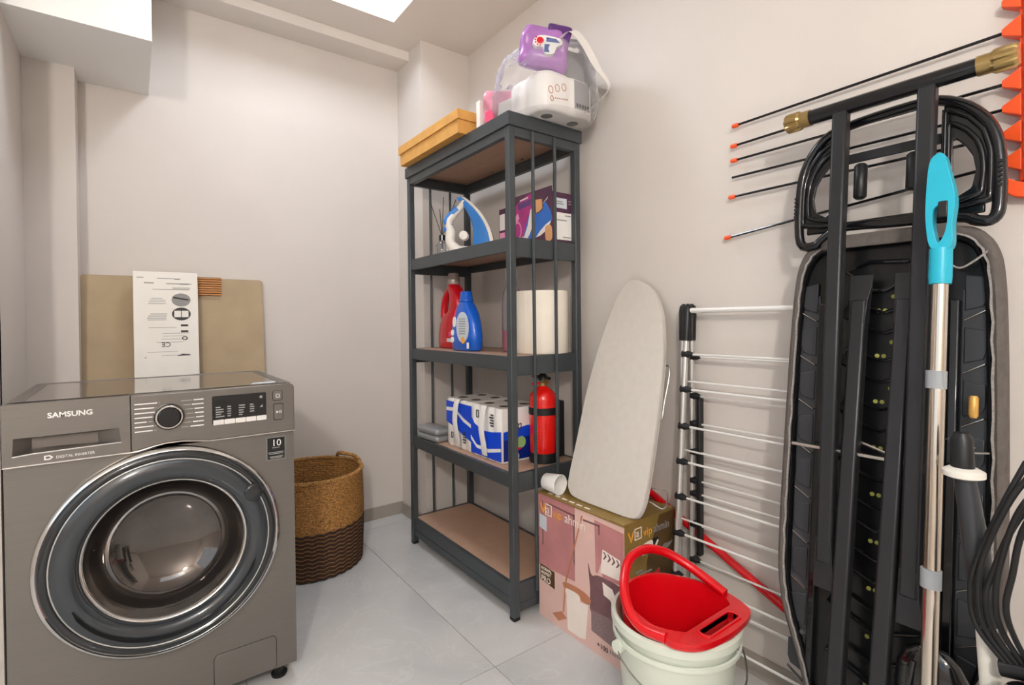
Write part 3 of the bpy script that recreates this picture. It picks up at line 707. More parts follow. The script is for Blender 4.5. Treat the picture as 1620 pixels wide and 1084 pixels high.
def clothes_iron():
    t = thing('steam_iron', 'blue and white steam iron standing on its heel on the second shelf', 'iron', (1.13, 1.845, S2), (0,0,R(50)))
    # local: z up (tip), -y sole side, +y handle side.  sole line bulges
    H = .238
    def soley(z): u = z/H; return -.126+.126*u**2.3*1.0
    def halfw(z): u = min(1, z/H); return .050*max(0.02, (1-u**2.6))**.75
    g = G(); rs = []; rb = []; rc = []
    for i in range(17):
        z = H*i/16; y = soley(z); wd = halfw(z)
        rs.append([(-wd, y, z), (wd, y, z), (wd, y+.014, z), (-wd, y+.014, z)])
        dp = .085*(1-.72*(z/H)); wb = wd*.93
        rb.append([(-wb, y+.014, z), (wb, y+.014, z), (wb*.85, y+.014+dp*.6, z), (wb*.4, y+.014+dp, z), (-wb*.4, y+.014+dp, z), (-wb*.85, y+.014+dp*.6, z)])
    obj('sole_plate', G().rings(rs), 'iron_white', t, smooth=50)
    obj('body', G().rings(rb), 'iron_blue', t, smooth=50)
    hp = smoothpath([(0,-.04,.008),(0,.03,.012),(0,.062,.05),(0,.060,.09),(0,.068,.135),(0,.045,.165),(0,.015,.20),(0,.002,.222)], 6)
    obj('handle', G().tube(hp, [.024]*10+[.021]*10+[.017]*10+[.013]*(len(hp)-30), 14), 'iron_white', t, smooth=60)
    hp = smoothpath([(0,.062,.115),(0,.076,.14),(0,.056,.165),(0,.03,.19)], 5)
    obj('grip_inlay', G().tube(hp, .0155, 12), 'iron_blue', t, smooth=60)
    obj('spray_button', G().box(-.008,.008,.075,.092,.095,.115), 'gel_blue', t, bevel=.004)
    obj('steam_dial', G().lathe([(.001,-.062),(.017,-.061),(.019,-.056),(.019,-.03)], (0,-.002,.068), 24, 'x', True, True), 'iron_white', t)
    obj('heel', G().box(-.045,.045,-.122,.03,0,.012), 'iron_white', t, bevel=.003)
clothes_iron()
def iron_box():
    x0, x1, y0, y1, h = 1.228, 1.335, 1.403, 1.735, .206
    yc = (y0+y1)/2
    t = thing('iron_carton', 'plum printed carton with a picture of a blue iron, on the second shelf', 'box', ((x0+x1)/2, yc, S2))
    wx, wy = (x1-x0)/2, (y1-y0)/2
    obj('carton', G().box(-wx, wx, -wy, wy, 0, h-.03), 'box_plum', t, bevel=.0015)
    obj('flap', G().prism([(-wy,h-.032),(wy-.1,h-.032),(wy-.1,h),(-wy,h)], -wx, -wx+.003, 'x'), 'box_plum', t, smooth=0)
    obj('flap', G().box(-wx+.004, wx, -wy, -wy+.003, h-.031, h-.02), 'box_plum', t, smooth=0)
    X0 = -wx
    def side(nm, pts, mat, d=1): # picture on the long side
        return obj(nm, G().prism([(y*1.0132-yc, (z-1.022)*1.0132+1.022-S2) for y, z in pts], X0-.0003*d, X0+.0008, 'x'), mat, t, smooth=0)
    side('printed_panel', smooth2([(1.63,1.31),(1.54,1.31),(1.52,1.36),(1.497,1.42),(1.49,1.49),(1.52,1.50),(1.60,1.47),(1.64,1.42)], 4), 'box_magenta')
    side('printed_band', [(1.585,1.475),(1.50,1.482),(1.505,1.458),(1.58,1.452)], 'plum_dark', 2)
    side('printed_line', [(1.57,1.488),(1.52,1.492),(1.52,1.487),(1.57,1.483)], 'print_white', 3)
    side('white_label', [(1.708,1.39),(1.672,1.39),(1.672,1.455),(1.708,1.455)], 'print_white')
    side('pink_label', [(1.708,1.31),(1.672,1.31),(1.672,1.38),(1.708,1.38)], 'box_pink')
    obj('round_seal', G().strip([(y*1.0132-yc, (z-1.022)*1.0132+1.022-S2) for y, z in circ(1.588,1.372,.026,.036)], [(y*1.0132-yc, (z-1.022)*1.0132+1.022-S2) for y, z in circ(1.588,1.372,.021,.030)], X0-.0008, X0+.0005, 'x'), 'box_pink', t, smooth=0)
    side('printed_pump', [(1.608,1.425),(1.585,1.44),(1.575,1.42),(1.59,1.405),(1.608,1.41)], 'box_pink', 2)
    side('printed_iron', smooth2([(1.55,1.32),(1.545,1.36),(1.515,1.42),(1.49,1.45),(1.475,1.42),(1.433,1.43),(1.424,1.458),(1.392,1.42),(1.385,1.395),(1.392,1.375),(1.467,1.34),(1.50,1.31)], 3), 'gel_blue', 3)
    side('printed_iron_highlight', [(1.56,1.345),(1.545,1.345),(1.522,1.385),(1.506,1.44),(1.490,1.45),(1.492,1.38),(1.51,1.35),(1.525,1.335)], 'print_white', 4)
    side('printed_iron_sole', [(1.388,1.382),(1.392,1.374),(1.425,1.345),(1.45,1.335),(1.475,1.332),(1.45,1.352),(1.42,1.37)], 'print_white', 4)
    side('printed_arm', [(1.474,1.472),(1.439,1.468),(1.436,1.434),(1.455,1.425),(1.472,1.422)], 'skin_tone', 5)
    side('printed_cream_patch', smooth2([(1.419,1.36),(1.40,1.368),(1.386,1.357),(1.386,1.313),(1.416,1.313)], 4), 'skin_tone', 5)
    side('printed_tip', [(1.435,1.449),(1.429,1.452),(1.404,1.470),(1.408,1.463)], 'print_white', 5)
    obj('end_label', G().box(-wx+.016, wx-.004, -wy-.0006, -wy+.0006, .012, .112), 'print_white', t, smooth=0)
    obj('end_label', G().box(-wx+.016, -wx+.074, -wy-.0006, -wy+.0006, .128, .165), 'label_pale', t, smooth=0)
    g = G()
    for z, a, wd in ((.082,-.03,.05),(.10,.01,.03),(.02,-.0,.04),(.142,-.03,.035),(.15,-.03,.03),(.145,.028,.02),(.155,.028,.02)): g.box(a, a+wd, -wy-.0012, -wy, z, z+.004)
    obj('end_print', g, 'print_grey', t, smooth=0, kind='stuff')
iron_box()

# ------------------------------------------------------------------ third shelf
def loft_bottle(prof, e=.75, n=32):
    """prof: (z, half width y, half depth x, offset y)"""
    rs = []
    for z, wy, wx, oy in prof:
        ring = []
        for k in range(n):
            a = 2*PI*k/n; c, s = math.cos(a), math.sin(a)
            ring.append((wx*math.copysign(abs(c)**e, c), oy+wy*math.copysign(abs(s)**e, s), z))
        rs.append(ring)
    return G().rings(rs)
def red_bottle():
    t = thing('detergent_bottle', 'red detergent bottle with looped handle and silver cap', 'bottle', (1.18, 2.045, S3))
    prof = [(.001,.088,.036,0),(.006,.096,.04,0),(.03,.098,.042,0),(.07,.095,.042,-.002),(.11,.086,.042,-.006),(.14,.076,.04,-.016),(.165,.05,.036,-.042),(.20,.04,.034,-.050),(.24,.036,.032,-.044),(.27,.034,.03,-.026),(.288,.028,.026,-.014),(.292,.024,.024,-.012)]
    obj('body', loft_bottle(prof), 'bottle_red', t, smooth=60)
    hp = smoothpath([(0,.062,.11),(0,.078,.15),(0,.072,.20),(0,.048,.245),(0,.010,.272)], 6)
    obj('handle', G().tube(hp, .0175, 12), 'bottle_red', t, smooth=60)
    obj('cap', G().lathe([(.026,.290),(.028,.294),(.028,.318),(.026,.322),(.025,.336),(.022,.342)], (0,-.012,0), 24, 'z', True, True), 'cap_silver', t, smooth=40)
    obj('small_label', G().box(-.0435,-.040,-.06,-.02,.03,.046), 'label_pale', t, smooth=0)
    obj('small_print', G().box(-.0435,-.040,-.06,-.035,.055,.075), 'hot_pink', t, smooth=0)
def blue_bottle():
    t = thing('softener_bottle', 'blue softener bottle with oval label in front of the red bottle', 'bottle', (1.12, 1.825, S3))
    prof = [(.001,.082,.034,0),(.006,.092,.037,0),(.06,.094,.039,0),(.11,.086,.039,0),(.15,.07,.037,0),(.18,.05,.032,0),(.198,.034,.026,0),(.205,.026,.024,0)]
    obj('body', loft_bottle(prof), 'bottle_blue', t, smooth=60)
    obj('cap', G().lathe([(.028,.204),(.03,.206),(.03,.212),(.027,.216),(.025,.24),(.022,.246)], n=24, cap0=True, cap1=True), 'bottle_blue', t, smooth=40)
    obj('oval_label', G().prism([(a, b) for a, b in circ(-.028,.098,.045,.062)], -.0405, -.034, 'x'), 'label_pale', t, smooth=0)
    g = G()
    for k in range(7): g.box(-.0412,-.040,-.055,-.005,.07+k*.01,.0735+k*.01)
    obj('label_print', g, 'print_grey', t, smooth=0)
    obj('yellow_flower', G().prism(circ(-.035,.045,.014), -.0412, -.034, 'x'), 'print_orange', t, smooth=0)
    obj('barcode', G().box(-.0395,-.036,-.075,-.062,.012,.036), 'print_white', t, smooth=0)
    obj('front_print', G().prism(circ(.035,.12,.014,.022), -.0395,-.03,'x').prism(circ(.052,.075,.012,.012), -.0395,-.03,'x').prism(circ(.055,.045,.012,.012), -.0395,-.03,'x'), 'print_white', t, smooth=0)
    obj('pink_print', G().prism([(.03,.13),(.04,.15),(.025,.17)], -.038,-.028,'x'), 'hot_pink', t, smooth=0)
def pump_bottle():
    t = thing('spray_bottle', 'clear bottle with pink liquid and white cap behind the paper roll', 'bottle', (1.215, 1.635, S3))
    obj('bottle', G().lathe([(.001,.002),(.036,.002),(.04,.008),(.04,.18),(.034,.235),(.02,.27),(.018,.285)], n=28, cap0=True, cap1=True), 'glass_clear', t, smooth=50)
    obj('liquid', G().lathe([(.001,.005),(.037,.005),(.037,.085),(.001,.085)], n=24), 'pink_liquid', t)
    obj('cap', G().lathe([(.022,.283),(.023,.286),(.023,.33),(.015,.345)], n=24, cap0=True, cap1=True), 'cup_white', t, smooth=40)
    obj('trigger', G().bar((-.012,-.036,.19), (-.02,-.040,.13), .012, .014), 'hot_pink', t, bevel=.004)
def paper_roll():
    t = thing('paper_roll', 'large cream industrial paper roll standing on the third shelf', 'paper roll', (1.248, 1.490, S3))
    obj('paper', G().lathe([(.0235,.0),(.098,.0),(.1,.003),(.1,.229),(.098,.232),(.0235,.232),(.0235,.0)], n=48), 'paper', t, smooth=40)
    obj('core', G().lathe([(.0235,.001),(.0235,.2315),(.0215,.2315),(.0215,.001)], n=32), 'core_dark', t)
    obj('loose_edge', G().box(-.101,-.0995,-.02,-.018,.001,.231), 'paper', t, smooth=0)
red_bottle(); blue_bottle(); pump_bottle(); paper_roll()

# ------------------------------------------------------------------ fourth shelf
t = thing('soap_tin', 'small grey rounded plastic box with a lid on the fourth shelf', 'box', (1.075, 2.035, S4), (0,0,R(4)))
def soft_box(x, y, z0, z1, r, ins=.006):
    return G().rings([[(a, b, z0) for a, b in rrect(-x+ins,x-ins,-y+ins,y-ins,r)], [(a, b, z0+ins) for a, b in rrect(-x,x,-y,y,r)], [(a, b, z1-ins) for a, b in rrect(-x,x,-y,y,r)], [(a, b, z1) for a, b in rrect(-x+ins,x-ins,-y+ins,y-ins,r)]])
obj('base', soft_box(.045,.085,0,.028,.016), 'grey_tin', t, smooth=60)
obj('lid', soft_box(.0455,.0855,.029,.056,.016,.008), 'grey_tin', t, smooth=60)

def roll_pack(name, label, loc, wy, flip):
    """wrapped block of toilet rolls; wide side looks towards -x"""
    t = thing(name, label, 'toilet roll pack', loc, group='toilet-roll packs on the fourth shelf')
    D, H = .095, .2
    def bulge(y, z): return .004*abs(math.sin((y/wy)*PI*2))
    g = G(); n = 24; rs = []
    out = []
    K = 4 if wy > .09 else 4
    for k in range(K*6+1):
        y = -wy+2*wy*k/(K*6); out.append((-D-.006*abs(math.sin(PI*k/6*1.0)), y))
    o2 = [(-a, b) for a, b in reversed(out)]
    loop = out+o2
    g.rings([[(a*.95, b*.97, 0) for a, b in loop], [(a, b, .008) for a, b in loop], [(a, b, H-.008) for a, b in loop], [(a*.95, b*.97, H) for a, b in loop]])
    w_ = obj('wrapper', g, 'wrap_white', t, smooth=40)
    for i in range(2):
        for j in range(2):
            obj('roll_core', G().lathe([(.021,H+.0008),(.001,H+.0012)], (-.047+.095*i, -wy*.5+wy*j, 0), 20, 'z', False, True), 'core_dark', t)
    X0 = -D-.0065
    def side(nm, poly, mat, d=.0003): return obj(nm, G().prism([(-a, b) for a, b in poly], X0-d, X0+.001, 'x'), mat, t, smooth=0)
    if flip:   # blue above, white below
        side('blue_print', [(-wy,H-.012),(-wy,.10),(-wy*.4,.085),(wy,.042),(wy,H-.014)], 'wrap_blue')
        side('white_swoosh', [(-wy,.145),(-wy*.3,.15),(wy*.4,.115),(wy,.098),(wy,.112),(wy*.4,.13),(-wy*.3,.165),(-wy,.16)], 'print_white', .0007)
    else:      # white above, blue below
        side('blue_print', [(-wy,.008),(wy,.008),(wy,.118),(wy*.4,.108),(-wy*.2,.105),(-wy*.75,.125),(-wy,.15)], 'wrap_blue')
        side('white_swoosh', [(-wy,.075),(-wy*.6,.045),(wy*.2,.042),(wy,.058),(wy,.046),(wy*.2,.028),(-wy*.6,.032),(-wy,.06)], 'print_white', .0007)
    # folded paper carry strap
    sp = smoothpath([(X0+.02,.0,H+.002),(X0-.008,-.002,H-.002),(X0-.016,.004,H*.6),(X0-.012,-.004,H*.3),(X0-.004,.0,.015)], 6)
    rs = [[q+Vector((0,.019,0)), q+Vector((-.004,0,0)), q+Vector((0,-.019,0)), q+Vector((.002,0,0))] for q in sp]
    obj('carry_strap', G().rings(rs), 'wrap_white', t, smooth=50)
    g = G()
    for i in range(5):
        z = (.03 if flip else .13)+i*.010; g.box(X0-.001, X0+.001, -.055, -.055+(.018,.024,.02,.026,.018)[i], z, z+.005)
    g.strip([(b, c_) for b, c_ in rrect(.045,.062,(.035 if flip else .15),(.06 if flip else .18),.004)], [(b, c_) for b, c_ in rrect(.048,.059,(.038 if flip else .153),(.057 if flip else .177),.003)], X0-.001, X0+.001, 'x')
    obj('pack_print', g, 'print_dark', t, smooth=0)
    return t, D, H
roll_pack('toilet_roll_pack', 'blue and white toilet-roll pack next to the grey box, white half below', (1.172, 1.817, S4), .100, True)
t, D, H = roll_pack('toilet_roll_pack', 'blue and white toilet-roll pack nearest the red fire extinguisher', (1.168, 1.613, S4), .102, False)
Y0 = -.103
def endp(nm, poly, mat, d=.0004): return obj(nm, G().prism(poly, Y0-d, Y0+.003, 'y'), mat, t, smooth=0)
endp('navy_print', [(-.09,.008),(.09,.008),(.09,.115),(.02,.125),(-.09,.105)], 'wrap_navy')
endp('teal_print', [(-.09,.085),(.09,.09),(.09,.125),(.02,.13),(-.09,.115)], 'wrap_blue', .0006)
endp('flower_print', circ(-.01,.07,.022), 'wrap_green', .0009)
endp('flower_print', circ(-.05,.055,.018), 'print_white', .0009)
endp('flower_print', circ(-.04,.02,.02), 'print_white', .0009)
endp('red_print', [(-.06,.034),(-.01,.044),(-.01,.052),(-.06,.046)], 'logo_red', .001)
lettering('fam', .052, 'print_dark', t, (-.068,Y0-.0006,.118), FRONT, shear=.25, sx=.8)

def extinguisher():
    t = thing('fire_extinguisher', 'red fire extinguisher with black straps and black wall bracket', 'fire extinguisher', (1.222, 1.457, S4))
    r = .051
    obj('cylinder', G().lathe([(r-.006,.004),(r,.012),(r,.232),(r-.004,.25),(r-.018,.266),(.018,.276),(.014,.282)], n=40, cap0=True, cap1=True), 'ext_red', t, smooth=50)
    obj('base_ring', G().lathe([(r-.002,0),(r+.002,.002),(r+.002,.036),(r-.001,.038)], n=40, cap0=True, cap1=True), 'black_plastic', t)
    obj('strap', G().lathe([(r,.176),(r+.0025,.177),(r+.0025,.202),(r,.203)], n=40), 'black_rubber', t)
    obj('valve', G().lathe([(.015,.280),(.015,.292),(.011,.296),(.011,.308)], n=20, cap0=True, cap1=True), 'brass', t)
    obj('lever', G().bar((.03,-.01,.305), (-.038,.012,.318), .016, .012), 'black_plastic', t, bevel=.004)
    obj('carry_grip', G().bar((.024,-.008,.292), (-.042,.014,.288), .014, .008), 'bottle_red', t, bevel=.003)
    obj('head_cap', G().lathe([(.017,.300),(.017,.316),(.010,.326)], n=16, cap0=True, cap1=True), 'black_plastic', t)
    obj('gauge', G().lathe([(.011,-.02),(.011,-.014)], (0,0,.296), 16, 'y', True, True), 'brass', t)
    obj('bracket', G().box(.035,.062,-.05,.03,.02,.225), 'black_plastic', t, bevel=.003)
    g = G()
    for k in range(9):
        a = R(198); z = .05+k*.012
        p = Vector((math.cos(a)*(r+.0003), math.sin(a)*(r+.0003), z)); tg = Vector((-math.sin(a), math.cos(a), 0))
        g.bar(p-tg*.007, p+tg*.007, .0012, .006)
    obj('white_print', g, 'print_white', t, smooth=0)
extinguisher()

# ================================================================== FLOOR GROUP BY THE RIGHT WALL
def mop_carton():
    t = thing('mop_set_carton', 'gold and pink printed carton showing a mop and bucket, beside the shelving', 'box', (1.2425, 1.178, 0))
    wx, wy, h = .1175, .193, .428
    obj('carton', G().box(-wx, wx, -wy, wy, 0, h-.002), 'carton_gold', t, bevel=.0015)
    obj('top_flap', G().box(-wx-.004, wx, -wy-.002, wy+.002, h-.003, h), 'carton_gold', t, smooth=0)
    obj('top_flap', G().prism([(-wx-.004,-wy-.003),(-wx-.004,-wy+.05),(wx,-wy+.04),(wx,-wy-.002)], h+.0003, h+.003, 'z'), 'carton_gold', t, smooth=0)
    g = G()
    for k in range(6): g.box(-wx+.012, -wx+.020, .135-k*.035, .158-k*.035, h, h+.0006)
    obj('top_print', g, 'carton_cream', t, smooth=0)
    X0 = -wx
    def A(nm, poly, mat, d): return obj(nm, G().prism([(wy-a, b) for a, b in poly], X0-.0002*d, X0+.001, 'x'), mat, t, smooth=0)
    W = .386
    A('picture_backdrop', [(.0,.0),(W,.0),(W,.423),(.0,.423)], 'carton_pink', 2)
    A('printed_wall', [(.0,.176),(.18,.184),(.182,.423),(.0,.423)], 'carton_mauve', 3)
    A('printed_curtain', [(.268,.41),(.385,.405),(.385,.32),(.30,.30),(.28,.25),(.272,.25)], 'carton_mauve', 3)
    A('printed_wall_base', [(.0,.0),(.12,.0),(.12,.15),(.08,.178),(.0,.176)], 'carton_pink', 4)
    for p in ([(.057,.402),(.181,.398),(.181,.392),(.057,.397)], [(.175,.398),(.181,.398),(.180,.235),(.175,.245)], [(.219,.398),(.29,.400),(.29,.395),(.219,.392)], [(.02,.402),(.025,.402),(.025,.25),(.02,.25)], [(.285,.398),(.29,.40),(.29,.37),(.285,.37)]):
        A('printed_moulding', p, 'carton_plum', 5)
    A('printed_sofa', smooth2([(.24,.267),(.255,.235),(.29,.245),(.385,.235),(.385,.13),(.33,.125),(.252,.117),(.248,.19)], 4), 'carton_plum', 5)
    A('printed_sofa_back', [(.30,.36),(.375,.375),(.375,.25),(.30,.245)], 'carton_mauve', 5)
    A('printed_cushion', [(.302,.331),(.371,.322),(.372,.262),(.293,.258)], 'carton_cream', 7)
    for k in range(4): A('cushion_zigzag', [(.304+k*.017,.326-.002*k),(.312+k*.017,.316-.002*k),(.304+k*.017,.303-.002*k),(.309+k*.017,.303-.002*k),(.319+k*.017,.315-.002*k),(.310+k*.017,.326-.002*k)], 'carton_plum', 9)
    A('printed_armrest', [(.30,.232),(.34,.225),(.375,.16),(.368,.15),(.33,.19),(.305,.195)], 'carton_cream', 7)
    A('printed_rug', [(.252,.127),(.385,.14),(.385,.050),(.30,.058),(.252,.063)], 'carton_rug', 7)
    A('printed_bucket', [(.14,.118),(.240,.135),(.226,.022),(.20,.014),(.145,.014)], 'carton_cream', 7)
    A('printed_bucket_rim', smooth2([(.124,.160),(.16,.168),(.22,.168),(.25,.155),(.235,.135),(.17,.140),(.135,.142)], 4), 'carton_copper', 9)
    A('printed_bucket_lid', smooth2([(.135,.145),(.165,.15),(.20,.148),(.20,.125),(.16,.112),(.14,.125)], 4), 'carton_cream', 10)
    A('printed_mop_pole', [(.213,.407),(.218,.407),(.139,.166),(.127,.062),(.122,.062),(.134,.166)], 'carton_copper', 11)
    A('printed_mop_head', [(.071,.035),(.115,.060),(.140,.047),(.10,.022)], 'carton_copper', 11)
    A('name_plate', [(.008,.180),(.082,.176),(.082,.119),(.008,.126)], 'carton_brown', 8)
    lettering('PRO', .027, 'carton_cream', t, (X0-.0022, wy-.013, .1255), SIDE, sx=.95, bold=.0003)
    lettering('MOPSET', .0145, 'carton_cream', t, (X0-.0022, wy-.013, .1495), SIDE, sx=.95, bold=.0002)
    lettering('NORMAL', .0145, 'carton_cream', t, (X0-.0022, wy-.013, .1645), SIDE, sx=.92, bold=.0002)
    lettering('+100', .022, 'print_dark', t, (X0-.0016, wy-.275, .026), SIDE)
    g = G()
    for k in range(5): g.box(X0-.0008, X0, wy-.333-k*.009, wy-.327-k*.009, .030, .041)
    obj('small_print', g, 'print_grey', t, smooth=0)
    A('plain_sticker', [(.006,.354),(.043,.350),(.043,.300),(.006,.308)], 'label_pale', 8)
    lettering('vip', .042, 'print_orange', t, (X0-.0020, wy-.078, .3625), SIDE, sx=.9)
    lettering('ahmin', .042, 'carton_cream', t, (X0-.0020, wy-.135, .3625), SIDE, sx=.95)
    lettering('V', .052, 'print_orange', t, (X0-.0020, wy-.012, .359), SIDE, bold=.0006)
    obj('logo_square', G().strip([(wy-.038,.358),(wy-.070,.358),(wy-.070,.397),(wy-.038,.397)], [(wy-.041,.361),(wy-.067,.361),(wy-.067,.394),(wy-.041,.394)], X0-.0020, X0, 'x'), 'carton_cream', t, smooth=0)
    lettering('a', .040, 'carton_cream', t, (X0-.0020, wy-.043, .366), SIDE)
    # short side
    Y0 = -wy
    def B(nm, poly, mat, d): return obj(nm, G().prism([(a-wx, b) for a, b in poly], Y0-.0002*d, Y0+.001, 'y'), mat, t, smooth=0)
    B('brown_print', [(.07,.0),(.235,.0),(.235,.424),(.16,.424),(.10,.30)], 'carton_brown', 2)
    lettering('V', .045, 'print_orange', t, (.015-wx, Y0-.0012, .372), FRONT, bold=.0006)
    obj('logo_square', G().strip([(.045-wx,.374),(.076-wx,.374),(.076-wx,.408),(.045-wx,.408)], [(.0475-wx,.3765),(.0735-wx,.3765),(.0735-wx,.4055),(.0475-wx,.4055)], Y0-.0012, Y0, 'y'), 'carton_cream', t, smooth=0)
    lettering('a', .034, 'carton_cream', t, (.050-wx, Y0-.0012, .382), FRONT)
    lettering('vip', .036, 'print_orange', t, (.083-wx, Y0-.0012, .376), FRONT)
    lettering('ahmin', .036, 'print_grey', t, (.130-wx, Y0-.0012, .376), FRONT, sx=.9)
    B('printed_spout', smooth2([(.068,.335),(.085,.352),(.125,.355),(.122,.33),(.08,.32)], 4), 'carton_cream', 5)
    B('printed_nozzle', [(.125,.358),(.15,.36),(.158,.35),(.135,.328)], 'black_plastic', 5)
    B('printed_nozzle_light', [(.134,.335),(.150,.352),(.155,.348),(.142,.330)], 'carton_cream', 7)
    g = G()
    for k in range(4): g.prism([(.155+k*.012-wx,.312),(.185+k*.012-wx,.330),(.187+k*.012-wx,.327),(.158+k*.012-wx,.310)], Y0-.0012, Y0, 'y')
    for z, a, wd in ((.275,.05,.03),(.265,.06,.06)): g.box(a-wx, a+wd-wx, Y0-.0012, Y0, z, z+.005)
    obj('spray_print', g, 'print_grey', t, smooth=0)
    B('red_print', [(.10,.235),(.16,.25),(.16,.262),(.10,.245)], 'logo_red', 5)
mop_carton()
t = thing('plastic_cup', 'small white plastic cup lying on the carton corner by the shelving', 'cup', (1.155, 1.325, .428), (0, 0, R(8)))
g = G().lathe([(.001,-.036),(.026,-.036),(.028,-.034),(.0345,.026),(.0345,.03),(.0325,.03),(.0325,.026),(.026,-.032),(.001,-.033)], (0,0,.0335), 32, 'y')
c_ = obj('cup', G(), 'cup_white', t) if False else obj('shell', g, 'cup_white', t, smooth=40)
c_.rotation_euler = (0, 0, R(180))
obj('rim', G().tube([(.0338*math.cos(2*PI*k/32), -.030, .0335+.0338*math.sin(2*PI*k/32)) for k in range(32)], .0014, 6, True), 'cup_white', t)

def bucket():
    c = (1.005, .728, 0)
    t = thing('pale_bucket', 'pale green plastic bucket with wire bail, holding the red bucket', 'bucket', c)
    rt = .140
    obj('body', G().lathe([(.001,.004),(.106,.0),(.110,.006),(rt-.006,.315),(rt,.318),(rt+.006,.322),(rt+.006,.338),(rt,.344),(rt-.004,.342),(rt-.008,.325),(.106,.012),(.001,.010)], n=64), 'bucket_pale', t, smooth=35)
    obj('rim_band', G().lathe([(rt-.001,.290),(rt+.003,.292),(rt+.003,.300),(rt-.001,.302)], n=64), 'bucket_pale', t, smooth=50)
    for s in (1, -1):
        a = R(158 if s > 0 else -22)
        p = Vector((math.cos(a)*(rt+.001), math.sin(a)*(rt+.001), .285))
        obj('bail_ear', G().lathe([(.014,-.012),(.014,.006),(.008,.009)], tuple(p), 16, 'x', True, True), 'bucket_pale', t)
    a = R(158)
    p0 = Vector((math.cos(a)*(rt+.008), math.sin(a)*(rt+.008), .282))
    pth = [p0]
    for k in range(1, 20):
        b = a+R(180)*k/20; drop = .07*math.sin(PI*k/20)
        pth.append(Vector((math.cos(b)*(rt+.012), math.sin(b)*(rt+.012), .282-drop)))
    obj('bail', G().tube(pth, .0022, 6), 'wire_steel', t)
    # red bucket nested inside
    t = thing('red_bucket', 'red plastic bucket with pour spout and hoop handle, nested in the pale bucket', 'bucket', (c[0], c[1], .03))
    out = smooth2([(-.125,-.105),(-.133,-.06),(-.105,.055),(-.05,.115),(.01,.130),(.075,.112),(.118,.045),(.133,-.03),(.115,-.105),(.085,-.135),(.0,-.146),(-.085,-.135)], 8)
    inn = [(x*.90, y*.86+.012) for x, y in out]
    def ring(pts, z, k=1.0, oy=0): return [(x*k, y*k+oy, z) for x, y in pts]
    zt = .335
    # bowl stays inside the pale bucket, the lip spreads over its rim
    cup_ = circ(0, 0, .118, .118, len(out))
    ao = [math.atan2(y, x) for x, y in out]
    cup_ = [(.118*math.cos(a), .118*math.sin(a)+.004) for a in ao]
    inn = [(min(.122, math.hypot(x, y)*.93)*math.cos(math.atan2(y, x)), min(.122, math.hypot(x, y)*.93)*math.sin(math.atan2(y, x))) for x, y in out]
    inn = [(x, max(y, -.088)) for x, y in inn]
    g = G().rings([ring(cup_, .02, .72), ring(cup_, zt-.03, 1.0), ring(out, zt-.018, .97), ring(out, zt-.012), ring(out, zt), ring(inn, zt+.001), ring(inn, zt-.012, .98), ring(cup_, zt-.06, .95), ring(cup_, .03, .68)])
    rb_ = obj('body', g, 'bucket_red', t, smooth=0)
    cut(rb_, G().prism(rrect(-.062,.058,-.126,-.102,.009), zt-.05, zt+.05, 'z')); rb_.data.shade_smooth(); rb_.data.set_sharp_from_angle(angle=R(45))
    obj('grip_lip', G().strip(rrect(-.068,.064,-.132,-.096,.014), rrect(-.062,.058,-.126,-.102,.009), zt-.012, zt+.003, 'z'), 'bucket_red', t, bevel=.001)
    hp = smoothpath([(.118,-.055,zt+.002),(.116,-.01,zt+.018),(.104,.04,zt+.04),(.072,.08,zt+.065),(.02,.10,zt+.08),(-.045,.096,zt+.075),(-.10,.066,zt+.045),(-.130,.026,zt+.012),(-.138,-.02,zt-.004),(-.128,-.07,zt-.004)], 7)
    obj('hoop_handle', G().tube(hp, .0112, 12), 'bucket_red', t, smooth=60)
bucket()

def tabletop_board():
    k = math.atan(.30)
    t = thing('tabletop_ironing_board', 'small beige-covered ironing board standing on the carton, leaning on the wall', 'ironing board', (1.041+.3*.428, 1.122, .430), (0, k, 0))
    n_ = math.sqrt(1+.09)
    pts = [(1.169,1.159),(1.115,1.145),(1.06,1.105),(1.022,1.04),(1.003,.98),(.983,.876),(.968,.70),(.962,.53),(.968,.46),(.995,.432),(1.09,.4285),(1.225,.4285),(1.268,.442),(1.283,.48),(1.281,.60),(1.279,.77),(1.262,.93),(1.236,1.05),(1.21,1.125)]
    loop = smooth2([(y-1.122, (z-.428)*n_) for y, z in pts], 5)
    def ring(x, f): return [(x, y*f, .37+(z-.37)*f) for y, z in loop]
    obj('cover', G().rings([ring(.018,.97), ring(.014,1.0), ring(.004,1.0), ring(0,.992)]), 'board_cover', t, smooth=50)
    obj('under_plate', G().rings([ring(.0185,.95), ring(.022,.94)]), 'board_metal', t, smooth=0)
    obj('drawstring', G().tube([(.016, y*.985, .37+(z-.37)*.985) for y, z in loop], .003, 6, True), 'board_cover', t)
    obj('wire_leg', G().tube(smoothpath([(.020,.0,.42),(.030,-.10,.46),(.033,-.142,.47),(.033,-.145,.36),(.032,-.141,.30),(.028,-.08,.30),(.020,.0,.31)], 4), .0025, 6), 'wire_steel', t)
    obj('wire_leg', G().tube(smoothpath([(.020,.0,.05),(.06,-.12,.06),(.09,-.165,.05),(.09,-.165,.10),(.06,-.12,.10),(.020,.0,.11)], 4), .0025, 6), 'wire_steel', t)
tabletop_board()

t = thing('broom_handle', 'red pole leaning low along the wall behind the drying rack', 'pole', (1.405, .16, .012))
P0 = Vector((0, 0, 0)); P1 = Vector((1.398-1.405, 1.15-.16, .455-.012))
obj('pole', G().tube([P0, P1], .012, 12), 'bucket_red', t)
obj('end_cap', G().tube([P1, P1+(P1-P0).normalized()*.03], .0135, 12), 'bottle_red', t)

